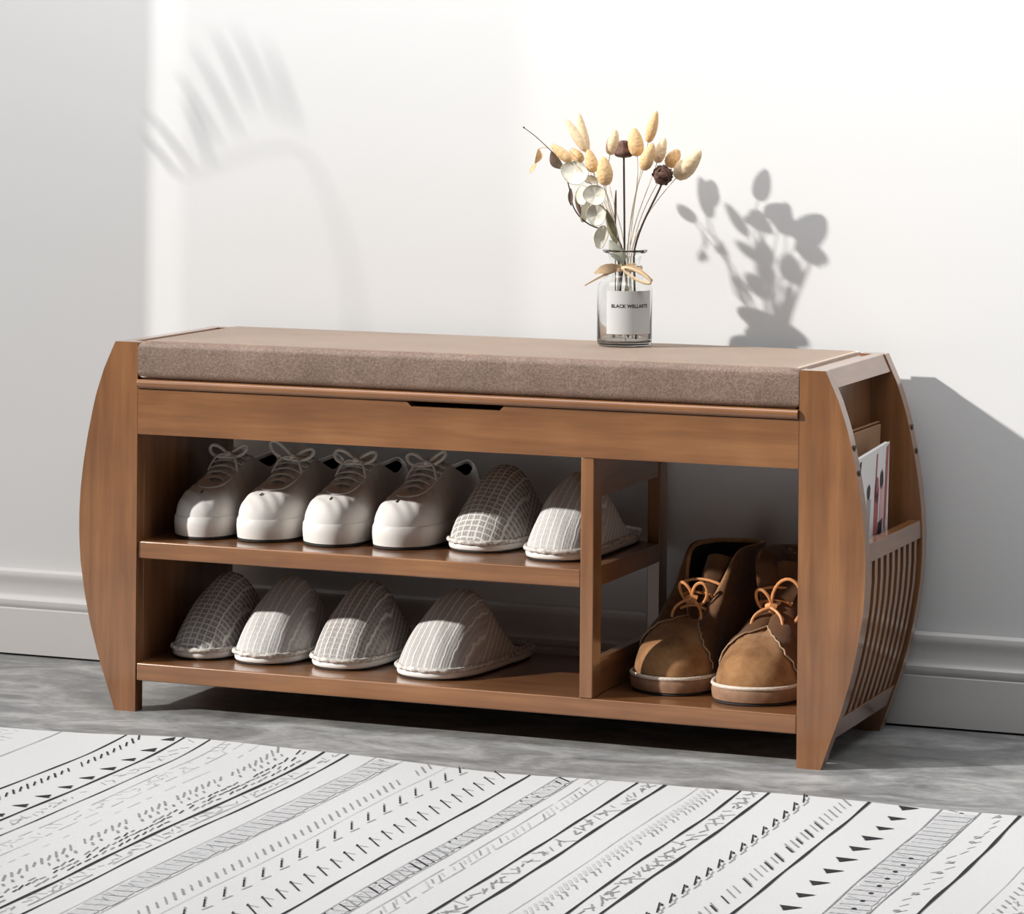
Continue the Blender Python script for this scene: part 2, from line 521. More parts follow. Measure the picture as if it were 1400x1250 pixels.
# lid board with a rounded lip, the apron under it with its finger notch
mb = MB()
lp = [(-0.0035, 0.4215), (-0.0055, 0.4235), (-0.006, 0.4265), (-0.0055, 0.4295), (-0.003, 0.4318), (0.0, 0.4322), (D - 0.002, 0.4322), (D - 0.002, 0.4205), (-0.002, 0.4205)]
mb.grid([[(x, y, z) for y, z in lp] for x in (0.0008, L - 0.0008)], closed_u=True)
mb.cap([(0.0008, y, z) for y, z in lp]); mb.cap([(L - 0.0008, y, z) for y, z in lp])
mb.build('lid', WOOD_X, bench, sharp=50)
mb = MB()
fp = [(0.0005, 0.3608), (L - 0.0005, 0.3608), (L - 0.0005, 0.4195), (0.5115, 0.4195), (0.506, 0.4137), (0.386, 0.4137), (0.380, 0.4195), (0.0005, 0.4195)]
a = [(x, 0.0, z) for x, z in fp]; b = [(x, 0.018, z) for x, z in fp]
mb.grid([a, b], closed_u=True); mb.cap(a, flip=True); mb.cap(b)
mb.build('front_apron', WOOD_X, bench, bevel=0.0008, sharp=20)
mb = MB(); mb.box(0.0005, L - 0.0005, D - 0.018, D - 0.001, 0.3608, 0.4195)
mb.build('back_apron', WOOD_X, bench, bevel=0.0008)
mb = MB(); mb.box(0.0005, L - 0.0005, 0.0185, D - 0.0185, 0.3625, 0.3705)
mb.build('storage_box_floor', WOOD_X, bench)

# shelves
mb = MB(); mb.box(0.0005, L - 0.0005, 0.001, D - 0.001, 0.0405, 0.0635)
mb.build('bottom_shelf', WOOD_X, bench, bevel=0.0018)
mb = MB(); mb.box(0.0005, 0.6138, 0.003, D - 0.004, 0.1990, 0.2215)
mb.build('middle_shelf', WOOD_X, bench, bevel=0.0018)

# divider frame: two posts and rails
XD0, XD1 = 0.6142, 0.6315
for (y0, y1) in ((0.001, 0.031), (D - 0.033, D - 0.003)):
    mb = MB(); mb.box(XD0, XD1, y0, y1, 0.0637, 0.3606)
    mb.build('divider_post', WOOD_Z, bench, bevel=0.0012)
for z0, z1 in ((0.310, 0.3580), (0.0645, 0.1080)):
    mb = MB(); mb.box(XD0 + 0.002, XD1 - 0.002, 0.0312, D - 0.0332, z0, z1)
    mb.build('divider_rail', WOOD_Y, bench, bevel=0.001)
mb = MB(); mb.box(XD0 + 0.001, XD1 - 0.001, 0.0312, D - 0.0332, 0.1990, 0.2235)
mb.build('divider_rail', WOOD_Y, bench, bevel=0.001)

# ------------------------------------------------------------------ cushion
def cushion():
    x0, x1, y0, y1, z0, z1 = 0.0006, L - 0.0006, -0.001, D - 0.001, 0.4326, 0.4818
    mb = MB()
    nx, ny = 60, 22
    r = 0.009
    def P(u, v, top):
        x = lerp(x0, x1, u); y = lerp(y0, y1, v)
        return x, y
    # ring profile from the bottom edge round to the top
    pr = []
    for k in range(7):
        a = -PI / 2 + PI / 2 * k / 6; pr.append((r - r * math.cos(a), z0 + r + r * math.sin(a)))
    for k in range(7):
        a = PI / 2 * k / 6; pr.append((r - r * math.cos(a), z1 - r + r * math.sin(a)))
    base = []
    def edge(n, f): return [f(i / n) for i in range(n)]
    ring_pts = edge(nx, lambda t: (t, 0)) + edge(ny, lambda t: (1, t)) + edge(nx, lambda t: (1 - t, 1)) + edge(ny, lambda t: (0, 1 - t))
    rows = []
    cx, cy = (x0 + x1) / 2, (y0 + y1) / 2
    for ins, z in pr:
        row = []
        for u, v in ring_pts:
            x = lerp(x0 + ins, x1 - ins, u); y = lerp(y0 + ins, y1 - ins, v)
            w = 0.0006 * math.sin(37 * u + 11 * v) + 0.0004 * math.sin(91 * u + 3)
            row.append((x, y - (w if v == 0 else 0), z))
        rows.append(row)
    mb.grid(rows, closed_u=True)
    # top surface: gently crowned, slightly soft
    rows = []
    for j in range(ny + 1):
        v = j / ny; row = []
        for i in range(nx + 1):
            u = i / nx
            x = lerp(x0 + r, x1 - r, u); y = lerp(y0 + r, y1 - r, v)
            e = min(u, 1 - u, v * 0.4, (1 - v) * 0.4) * 8; e = min(1, e)
            w = e * (0.0012 + 0.0007 * math.sin(9 * u + 4 * v) * math.sin(7 * v + 1))
            row.append((x, y, z1 + w))
        rows.append(row)
    mb.grid(rows)
    mb.cap(rows_bottom(rows, z0))
    return mb.build('seat_cushion', CUSHION, sharp=60, weld=True)


def rows_bottom(rows, z0):
    ring = rows[0] + [r[-1] for r in rows[1:]] + list(reversed(rows[-1][:-1])) + [r[0] for r in reversed(rows[1:-1])]
    return [(x, y, z0) for x, y, z in ring]


tag(cushion(), 'long flat brown fabric seat cushion lying on top of the wooden shoe bench', 'cushion')

# ------------------------------------------------------------------ shoes
OUT = [(0.12, 0.0), (0.58, 0.030), (0.88, 0.115), (1.0, 0.27), (0.86, 0.45), (0.74, 0.62), (0.76, 0.80), (0.58, 0.945), (0.0, 1.0),
       (-0.58, 0.945), (-0.77, 0.80), (-0.84, 0.62), (-0.96, 0.45), (-1.0, 0.27), (-0.82, 0.105), (-0.36, 0.022)]
NR = 96


def ring2(keys, length, hw, mirror, grow=0.0):
    """closed footprint ring in metres, (x, y); grow pushes it outward"""
    pts = catmull(keys, NR)
    pts = [(x * hw * mirror, y * length) for x, y in pts]
    if grow:
        out = []
        for i in range(NR):
            (xa, ya), (xb, yb) = pts[i - 1], pts[(i + 1) % NR]
            nx, ny = (yb - ya), -(xb - xa)
            l = math.hypot(nx, ny) or 1
            nx, ny = nx / l, ny / l
            x, y = pts[i]
            if nx * x + ny * (y - length * 0.5) < 0: nx, ny = -nx, -ny
            out.append((x + nx * grow, y + ny * grow))
        pts = out
    return pts


def ring3(keys, length, hw, mirror):
    return [(x * hw * mirror, y * length, z) for x, y, z in catmull(keys, NR)]


def sole_slab(base, z0, z1, bulge, name, mat, parent, toe_up=0.0, length=0.26):
    mb = MB()
    cx = sum(p[0] for p in base) / NR; cy = sum(p[1] for p in base) / NR
    rows = []
    for ins, z in ((0.004, z0), (0.001, z0 + 0.001), (0.0, lerp(z0, z1, 0.3)), (-bulge, lerp(z0, z1, 0.6)), (0.0, lerp(z0, z1, 0.9)), (0.0015, z1)):
        row = []
        for x, y in base:
            l = math.hypot(x - cx, y - cy)
            k = 1 - ins / l
            up = toe_up * max(0, 1 - y / (0.3 * length)) ** 2
            row.append((cx + (x - cx) * k, cy + (y - cy) * k, z + up))
        rows.append(row)
    mb.grid(rows, closed_u=True); mb.cap(rows[0], flip=True); mb.cap(rows[-1])
    return mb.build(name, mat, parent, sharp=50)


def shell_rows(base, opening, z_base, n_exp, S=18, s0=0.0, s1=1.0, offset=0.0, wrinkle=None, nfun=None):
    """surface from the base ring up to the opening ring, as a super-elliptic arch"""
    rows = []
    for k in range(S + 1):
        s = lerp(s0, s1, k / S)
        a = s * PI / 2
        row = []
        for i, ((bx, by), (ox, oy, oz)) in enumerate(zip(base, opening)):
            n = nfun(i) if nfun else n_exp
            f = 1 - math.cos(a) ** (2 / n); g = math.sin(a) ** (2 / n)
            x = lerp(bx, ox, f); y = lerp(by, oy, f); z = lerp(z_base, oz, g)
            if wrinkle:
                z += wrinkle(x, y, s)
            row.append((x, y, z))
        rows.append(row)
    return rows


def inset_ring(ring, d, dz=0.0):
    n = len(ring)
    cy = sum(p[1] for p in ring) / n
    out = []
    for i in range(n):
        a, b = ring[i - 1], ring[(i + 1) % n]
        nx, ny = (b[1] - a[1]), -(b[0] - a[0])
        l = math.hypot(nx, ny) or 1e-6
        nx, ny = nx / l, ny / l
        x, y, z = ring[i]
        if nx * x * 3 + ny * (y - cy) < 0: nx, ny = -nx, -ny
        dd = min(d, abs(x) * 0.6 + 0.0008) if y < cy else d
        out.append((x - nx * dd, y - ny * dd, z + dz))
    return out


SN_OPEN = [(0.02, 0.265, 0.0640), (0.12, 0.268, 0.0645), (0.20, 0.285, 0.0670), (0.25, 0.335, 0.0740), (0.29, 0.43, 0.0860), (0.42, 0.53, 0.0960), (0.60, 0.72, 0.0770), (0.38, 0.91, 0.0840), (0.0, 0.97, 0.0900),
           (-0.38, 0.91, 0.0840), (-0.60, 0.72, 0.0770), (-0.42, 0.53, 0.0960), (-0.29, 0.43, 0.0860), (-0.24, 0.335, 0.0740), (-0.18, 0.285, 0.0670), (-0.09, 0.268, 0.0645)]


def sneaker(x, y, rz, mirror, label, seed, group='pair of white canvas lace-up sneakers'):
    rnd = random.Random(seed)
    t = thing('canvas_sneaker', label, 'sneaker', (x, y, 0.2215), rz, group)
    LEN, HW = 0.252, 0.0435
    base = ring2(OUT, LEN, HW, mirror)
    upb = ring2(OUT, LEN, HW, mirror, -0.0018)
    op = ring3(SN_OPEN, LEN, HW, mirror)
    sole_slab(ring2(OUT, LEN, HW, mirror, -0.001), 0.0, 0.0035, 0.0, 'outsole', OUTSOLE, t)
    sole_slab(base, 0.0032, 0.0295, 0.0008, 'rubber_sole', RUBBER, t)

    def nfun(i):
        f = abs(((i + NR // 2) % NR) - NR // 2) / (NR / 2)     # 0 at the toe, 1 at the heel
        return lerp(2.05, 2.5, max(0, 1 - f * 2.6)) if f < 0.4 else lerp(2.05, 1.7, (f - 0.4) / 0.6)
    wr = lambda X, Y, s: 0.0007 * math.sin(X * 260 + Y * 330 + seed) * math.sin(PI * s) * (1 if Y < 0.13 else 1.6)
    rows = shell_rows(upb, op, 0.0270, 2.1, wrinkle=wr, nfun=nfun)
    rim1 = inset_ring(op, 0.0014, 0.0010); rim2 = inset_ring(op, 0.0030, 0.0); rim3 = inset_ring(op, 0.0034, -0.004)
    mb = MB(); mb.grid(rows + [rim1, rim2, rim3], closed_u=True)
    mb.build('upper', CANVAS, t, sharp=80)
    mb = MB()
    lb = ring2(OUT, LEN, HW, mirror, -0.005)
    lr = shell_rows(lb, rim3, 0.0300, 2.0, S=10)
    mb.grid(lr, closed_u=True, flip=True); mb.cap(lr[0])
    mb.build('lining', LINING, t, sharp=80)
    # tongue: a padded strip under the laces that stands up above them
    mb = MB(); rows = []
    for k in range(15):
        u = k / 14
        yy = LEN * lerp(0.27, 0.52, u)
        zz = lerp(0.0630, 0.1035, u ** 0.95) + ((0.011 if seed == 2 else 0.004) * max(0, u - 0.8) / 0.2)
        w = HW * lerp(0.20, 0.46, u) * (1 - 0.35 * max(0, u - 0.85) / 0.15)
        row = []
        for j in range(13):
            v = j / 12 * 2 - 1
            row.append((w * v, yy + 0.006 * v * v * u, zz - 0.006 * v * v * (0.3 + u)))
        rows.append(row)
    mb.grid(rows)
    under = [[(px, py + 0.0018, pz - 0.0022) for px, py, pz in r] for r in rows]
    mb.grid(under, flip=True)
    edge = rows[0] + [r[-1] for r in rows[1:]] + list(reversed(rows[-1][:-1])) + [r[0] for r in reversed(rows[1:-1])]
    edge2 = under[0] + [r[-1] for r in under[1:]] + list(reversed(under[-1][:-1])) + [r[0] for r in reversed(under[1:-1])]
    mb.grid([edge, edge2], closed_u=True)
    mb.build('tongue', CANVAS, t, weld=True, sharp=70)
    # eyestay: raised facing band along the throat, folded edge at its front
    mb = MB()
    sel = [i % NR for i in range(-30, 31)]
    rowsf = []
    for s in (0.80, 0.86, 0.93, 1.0):
        ring = shell_rows(upb, op, 0.0270, 2.1, S=1, s0=s, s1=s, nfun=nfun)[0]
        rowsf.append([(ring[i][0], ring[i][1], ring[i][2] + 0.0022) for i in sel])
    mb.grid(rowsf)
    low = [[(px, py, pz - 0.0022) for px, py, pz in r] for r in rowsf]
    mb.grid(low, flip=True)
    mb.grid([rowsf[0], low[0]]); mb.grid([low[-1], rowsf[-1]])
    mb.build('eyestay', CANVAS, t, sharp=60)
    # laces
    mb = MB()
    rowsY = [0.305, 0.35, 0.395, 0.44, 0.48]
    for q, fy in enumerate(rowsY):
        yy = LEN * fy; w = HW * lerp(0.36, 0.56, q / 4)
        zc = lerp(0.0715, 0.0965, q / 4)
        for sgn in (1, -1):
            pts = []
            for k in range(13):
                v = k / 12 * 2 - 1
                pts.append((w * v, yy + sgn * v * 0.0045 + rnd.uniform(-.0004, .0004), zc + 0.0042 * (1 - v * v) - 0.002 + (0.0008 if sgn > 0 else 0)))
            mb.tube(pts, 0.0024, seg=7, flat=0.6)
    mb.build('laces', LACE, t)
    # bow
    mb = MB()
    cxp = Vector((0.002, LEN * 0.435, 0.0985))
    for sgn in (-1, 1):
        a = rnd.uniform(-0.15, 0.2)
        pts = []
        w_ = 0.017 + rnd.uniform(-.002, .003); h_ = 0.012 + rnd.uniform(-.003, .002)
        for k in range(22):
            th = 2 * PI * k / 22
            lx = (1 - math.cos(th)) * w_ / 1.0; lz = math.sin(th) * h_ * (0.4 + 0.6 * (1 - math.cos(th)) / 2)
            pts.append(cxp + Vector((sgn * lx * math.cos(0.5), -0.004 + math.sin(th) * 0.004, lz * 0.8 + lx * (0.35 + a))))
        mb.tube(pts, 0.0023, seg=7, closed=True, flat=0.8)
        pts = [cxp + Vector((sgn * 0.022 * u, -0.020 * u, -0.002 + 0.010 * math.sin(u * PI * 0.8) - 0.022 * u * u)) for u in [k / 10 for k in range(11)]]
        mb.tube(pts, 0.0017, seg=7, flat=0.7)
    mb.tube([cxp + Vector((-0.004, -0.002, 0.001)), cxp + Vector((0, -0.004, 0.003)), cxp + Vector((0.004, -0.002, 0.001))], 0.0042, seg=8)
    mb.build('lace_bow', LACE, t)
    # small bar tack on the toe
    i = 0
    ring = shell_rows(upb, op, 0.0270, 2.1, S=1, s0=0.60, s1=0.68, nfun=nfun)
    mb = MB(); mb.tube([Vector(ring[0][i]) + Vector((0, 0, 0.0009)), Vector(ring[1][i]) + Vector((0.0006, 0, 0.0009))], 0.0009, seg=6)
    mb.build('bar_tack', STITCH, t)
    return t


sneaker(0.0570, 0.0385, -0.02, 1, 'white canvas lace-up sneaker closest to the dark end panel on the middle shelf', 1)
sneaker(0.1450, 0.0480, -0.03, -1, 'white canvas sneaker second from the dark end panel on the middle shelf', 2)
sneaker(0.2385, 0.0470, -0.02, 1, 'white canvas sneaker third from the dark end panel on the middle shelf', 3)
sneaker(0.3330, 0.0600, -0.03, -1, 'white canvas sneaker standing directly beside a plaid slipper on the middle shelf', 4)

SL_OPEN = [(0.0, 0.430, 0.1010), (0.16, 0.432, 0.1000), (0.34, 0.445, 0.0975), (0.55, 0.485, 0.0850), (0.74, 0.555, 0.0540), (0.80, 0.665, 0.0270), (0.74, 0.80, 0.0180), (0.55, 0.93, 0.0165), (0.0, 0.985, 0.0165),
           (-0.55, 0.93, 0.0165), (-0.74, 0.80, 0.0180), (-0.82, 0.665, 0.0270), (-0.76, 0.555, 0.0540), (-0.55, 0.485, 0.0850), (-0.34, 0.445, 0.0975), (-0.16, 0.432, 0.1000)]
SL_OUT = [(0.06, 0.0), (0.50, 0.022), (0.84, 0.095), (1.0, 0.25), (0.97, 0.43), (0.88, 0.62), (0.84, 0.80), (0.62, 0.945), (0.0, 1.0),
          (-0.62, 0.945), (-0.84, 0.80), (-0.90, 0.62), (-0.98, 0.43), (-1.0, 0.25), (-0.82, 0.095), (-0.42, 0.018)]


def slipper(x, y, z, rz, mirror, label, cloth, seed, group, LEN=0.245, HW=0.0470, hgt=1.0):
    t = thing('linen_slipper', label, 'slipper', (x, y, z), rz, group)
    base = ring2(SL_OUT, LEN, HW, mirror)
    up = ring2(SL_OUT, LEN, HW, mirror, -0.0005)
    op = [(a, b, 0.0135 + (c - 0.0135) * hgt) for a, b, c in ring3(SL_OPEN, LEN, HW, mirror)]
    sole_slab(ring2(SL_OUT, LEN, HW, mirror, -0.002), 0.0, 0.0025, 0, 'outsole', OUTSOLE, t)
    sole_slab(base, 0.0022, 0.0110, 0.0006, 'foam_sole', SL_SOLE, t)

    def nfun(i):
        f = abs(((i + NR // 2) % NR) - NR // 2) / (NR / 2)
        return lerp(1.30, 1.36, min(1, f * 3)) if f < 0.33 else 1.5
    wr = lambda X, Y, s: 0.0009 * math.sin(X * 150 + Y * 90 + seed) * math.sin(PI * s)
    rows = shell_rows(up, op, 0.0115, 1.8, S=22, wrinkle=wr, nfun=nfun)
    rims = [inset_ring(op, 0.0022, 0.0010), inset_ring(op, 0.0042, -0.001), inset_ring(op, 0.0048, -0.005)]
    allr = rows + rims
    mb = MB()
    # UV in metres: ribs run back over the top and climb backwards along the sides
    uvs = [[(math.copysign(abs(p[0]) + 0.8 * max(0.0, p[1] - 0.75 * p[2] - 0.055), p[0] + 1e-9), p[1] + 0.6 * p[2]) for p in r] for r in allr]
    mb.grid(allr, closed_u=True, uvs=uvs)
    mb.build('vamp', cloth, t, sharp=80)
    mb = MB()
    lr = shell_rows(ring2(SL_OUT, LEN, HW, mirror, -0.006), rims[-1], 0.0125, 1.8, S=10, nfun=nfun)
    mb.grid(lr, closed_u=True, flip=True); mb.cap(lr[0])
    mb.build('lining', SL_LINE, t, sharp=80)
    # lumpy binding between cloth and sole
    rnd = random.Random(seed)
    b2 = ring2(SL_OUT, LEN, HW, mirror, 0.0008)
    ph = rnd.uniform(0, 9)
    mb = MB()
    mb.tube([(px, py, 0.0135 + 0.0005 * math.sin(i * 2.1 + ph)) for i, (px, py) in enumerate(b2)], 0.0031, seg=8, closed=True)
    for i, v in enumerate(mb.v):
        k = 1 + 0.10 * math.sin(i * 1.7 + ph)
        ring = b2[(i // 8) % NR]
        mb.v[i] = (ring[0] + (v[0] - ring[0]) * k, ring[1] + (v[1] - ring[1]) * k, 0.0135 + (v[2] - 0.0135) * k)
    mb.build('edge_binding', SL_TRIM, t)
    return t


G1 = 'grey linen slippers stored on the shoe bench'
ZB = 0.0635
slipper(0.4310, 0.0800, 0.2215, -0.10, 1, 'grey plaid linen slipper between the last sneaker and a paler slipper on the middle shelf', SL_PLAID, 11, G1)
slipper(0.5520, 0.0480, 0.2215, -0.06, -1, 'pale checked linen slipper half hidden behind the divider post', SL_PALE, 12, G1)
slipper(0.0520, 0.0450, ZB, -0.11, 1, 'dark plaid linen slipper in the dark corner of the bottom shelf', SL_PLAID, 13, G1, HW=0.0445)
slipper(0.1470, 0.0450, ZB, -0.06, -1, 'pale striped linen slipper next to the dark plaid one on the bottom shelf', SL_PALE, 14, G1)
slipper(0.2540, 0.0500, ZB, -0.08, 1, 'darker grey striped linen slipper between two lighter slippers on the bottom shelf', SL_DARK, 15, G1)
slipper(0.3830, 0.0340, ZB, -0.16, -1, 'grey striped linen slipper with its whole side showing, nearest the divider on the bottom shelf', SL_STRIPE, 16, G1, HW=0.0530)

# ------------------------------------------------------------------ boots
BT_OPEN = [(0.0, 0.42, 0.0800), (0.10, 0.422, 0.0810), (0.19, 0.44, 0.0860), (0.30, 0.47, 0.1020), (0.50, 0.50, 0.1300), (0.66, 0.58, 0.1650), (0.68, 0.78, 0.1680), (0.46, 0.93, 0.1660), (0.0, 0.985, 0.1650),
           (-0.46, 0.93, 0.1660), (-0.68, 0.78, 0.1680), (-0.66, 0.58, 0.1650), (-0.50, 0.50, 0.1300), (-0.30, 0.47, 0.1020), (-0.19, 0.44, 0.0860), (-0.10, 0.422, 0.0810)]


def boot(x, y, rz, mirror, label, seed, lean=0.0, flop=0.0, bow=(1, 1)):
    t = thing('suede_boot', label, 'boot', (x, y, ZB), rz, 'pair of brown suede lace-up boots')
    LEN, HW = 0.250, 0.0535
    keys = []
    for (kx, ky, kz) in BT_OPEN:
        h = max(0, (kz - 0.10) / 0.068)
        keys.append((kx + lean * h, ky + 0.02 * h, kz - flop * h * (1 if kx * lean < 0 else 0.2)))
    base = ring2(OUT, LEN, HW, mirror, 0.0022)
    upb = ring2(OUT, LEN, HW, mirror, -0.0025)
    op = [(a, b, c) for a, b, c in catmull([(kx * HW, ky * LEN, kz) for kx, ky, kz in keys], NR)]
    sole_slab(ring2(OUT, LEN, HW, mirror, 0.0002), 0.0, 0.0035, 0, 'outsole', OUTSOLE, t)
    sole_slab(base, 0.0033, 0.0205, 0.0006, 'crepe_sole', BOOT_SOLE, t)
    mb = MB()
    mb.tube([(px, py, 0.0216) for px, py in ring2(OUT, LEN, HW, mirror, 0.0012)], 0.0024, seg=8, closed=True)
    mb.build('welt', WELT, t)

    def nfun(i):
        f = abs(((i + NR // 2) % NR) - NR // 2) / (NR / 2)
        return lerp(2.2, 1.95, min(1, f * 3)) if f < 0.33 else lerp(1.95, 1.75, (f - 0.33) / 0.67)
    wr = lambda X, Y, s: 0.0016 * math.sin(Y * 190 + X * 40 + seed) * math.sin(PI * s) * (1 if Y > 0.06 else 0.1)
    rows = shell_rows(upb, op, 0.0210, 2.2, S=24, wrinkle=wr, nfun=nfun)
    rims = [inset_ring(op, 0.0016, 0.0010), inset_ring(op, 0.0032, 0.0), inset_ring(op, 0.0036, -0.004)]
    mb = MB(); mb.grid(rows + rims, closed_u=True)
    mb.build('vamp', SUEDE, t, sharp=80)
    mb = MB()
    lr = shell_rows(ring2(OUT, LEN, HW, mirror, -0.008), rims[-1], 0.0205, 2.0, S=12, nfun=nfun)
    mb.grid(lr, closed_u=True, flip=True); mb.cap(lr[0])
    mb.build('lining', BOOT_LINE, t, sharp=80)
    # quarters: the darker ankle leather lapped over the vamp, one each side
    for sd in (-1, 1):
        sel = [i for i in range(NR)]
        # samples on this side from the lacing back to the heel
        idx = list(range(9, NR // 2 + 1)) if sd > 0 else list(range(NR - 9, NR // 2 - 1, -1))
        mb = MB(); rr = []
        for k in range(0, 17):
            s = lerp(0.06, 1.0, k / 16)
            a = s * PI / 2; row = []
            for q, i in enumerate(idx):
                n = nfun(i)
                # front edge sweeps back towards the sole
                shift = int(round(9 * (1 - s) ** 1.2 * max(0, 1 - q / 14)))
                j = idx[min(len(idx) - 1, q + shift)]
                (bx, by), (ox_, oy, oz) = upb[j], op[j]
                f = 1 - math.cos(a) ** (2 / n); g = math.sin(a) ** (2 / n)
                px, py, pz = lerp(bx, ox_, f), lerp(by, oy, f), lerp(0.0210, oz, g)
                pz += wr(px, py, s)
                nrm = Vector((px - 0.0, (py - LEN * 0.55) * 0.3, 0.015)).normalized()
                row.append(Vector((px, py, pz)) + nrm * 0.0026)
            rr.append(row)
        mb.grid(rr)
        inner = [[p - Vector((p.x, (p.y - LEN * 0.55) * 0.3, 0.015)).normalized() * 0.0022 for p in r] for r in rr]
        mb.grid(inner, flip=True)
        e1 = rr[0] + [r[-1] for r in rr[1:]] + list(reversed(rr[-1][:-1])) + [r[0] for r in reversed(rr[1:-1])]
        e2 = inner[0] + [r[-1] for r in inner[1:]] + list(reversed(inner[-1][:-1])) + [r[0] for r in reversed(inner[1:-1])]
        mb.grid([e1, e2], closed_u=True)
        mb.build('quarter', SUEDE_D, t, weld=True, sharp=50)
        mb = MB(); mb.tube([r[0] for r in rr] + [rr[-1][k] for k in range(1, 12)], 0.0011, seg=6)
        mb.build('edge_trim', RAW_EDGE, t)
    # tongue
    mb = MB(); rr = []
    for k in range(15):
        u = k / 14
        yy = LEN * lerp(0.425, 0.57, u ** 1.1); zz = lerp(0.080, 0.160, u) 
        w = HW * lerp(0.20, 0.34, u)
        rr.append([(w * v + (lean + 0.12) * HW * u, yy + 0.010 * v * v * u, zz - 0.005 * v * v) for v in [j / 10 * 2 - 1 for j in range(11)]])
    mb.grid(rr); under = [[(a, b + 0.002, c - 0.002) for a, b, c in r] for r in rr]; mb.grid(under, flip=True)
    e1 = rr[0] + [r[-1] for r in rr[1:]] + list(reversed(rr[-1][:-1])) + [r[0] for r in reversed(rr[1:-1])]
    e2 = under[0] + [r[-1] for r in under[1:]] + list(reversed(under[-1][:-1])) + [r[0] for r in reversed(under[1:-1])]
    mb.grid([e1, e2], closed_u=True)
    mb.build('tongue', SUEDE_D, t, weld=True, sharp=60)
    # laces
    rnd = random.Random(seed)
    mb = MB()
    for q in range(3):
        u = q / 2; yy = LEN * lerp(0.425, 0.50, u); zz = lerp(0.0935, 0.124, u); w = HW * lerp(0.32, 0.48, u)
        pts = [(w * v + rnd.uniform(-.0006, .0006), yy - 0.002 + 0.003 * v, zz + 0.005 * (1 - v * v)) for v in [k / 10 * 2 - 1 for k in range(11)]]
        mb.tube(pts, 0.0019, seg=7)
    mb.build('laces', BOOT_LACE, t)
    mb = MB()
    c = Vector((0.0, LEN * 0.43, 0.107))
    for sgn, sz in ((-1, bow[0]), (1, bow[1])):
        pts = []
        for k in range(24):
            th = 2 * PI * k / 24
            lx = (1 - math.cos(th)) * 0.0105 * sz; lz = math.sin(th) * 0.017 * sz
            pts.append(c + Vector((sgn * (lx + 0.004 * (1 - math.cos(th)) / 2), -0.006 - 0.004 * math.sin(th), lz + 0.010 * (1 - math.cos(th)) / 2 + 0.002)))
        mb.tube(pts, 0.0021, seg=7, closed=True)
        pts = []
        for k in range(14):
            u = k / 13
            pts.append(c + Vector((sgn * (0.034 * u + 0.006 * math.sin(u * 5)), -0.010 - 0.012 * math.sin(u * 2.2), 0.004 * math.sin(PI * u) - 0.050 * u ** 1.2)))
        mb.tube(pts, 0.0019, seg=7)
    mb.tube([c + Vector((-0.006, -0.005, 0)), c + Vector((0, -0.008, 0.002)), c + Vector((0.006, -0.005, 0))], 0.0046, seg=8)
    mb.build('lace_bow', BOOT_LACE, t)
    return t


boot(0.6900, 0.0560, -0.19, 1, 'brown suede boot with its dark shaft open, nearer the divider post', 21, lean=0.10, bow=(0.7, 0.8))
boot(0.8130, 0.0300, -0.08, -1, 'brown suede boot with a big tan lace bow, partly behind the bench end', 22, lean=-0.05, bow=(0.8, 1.75))

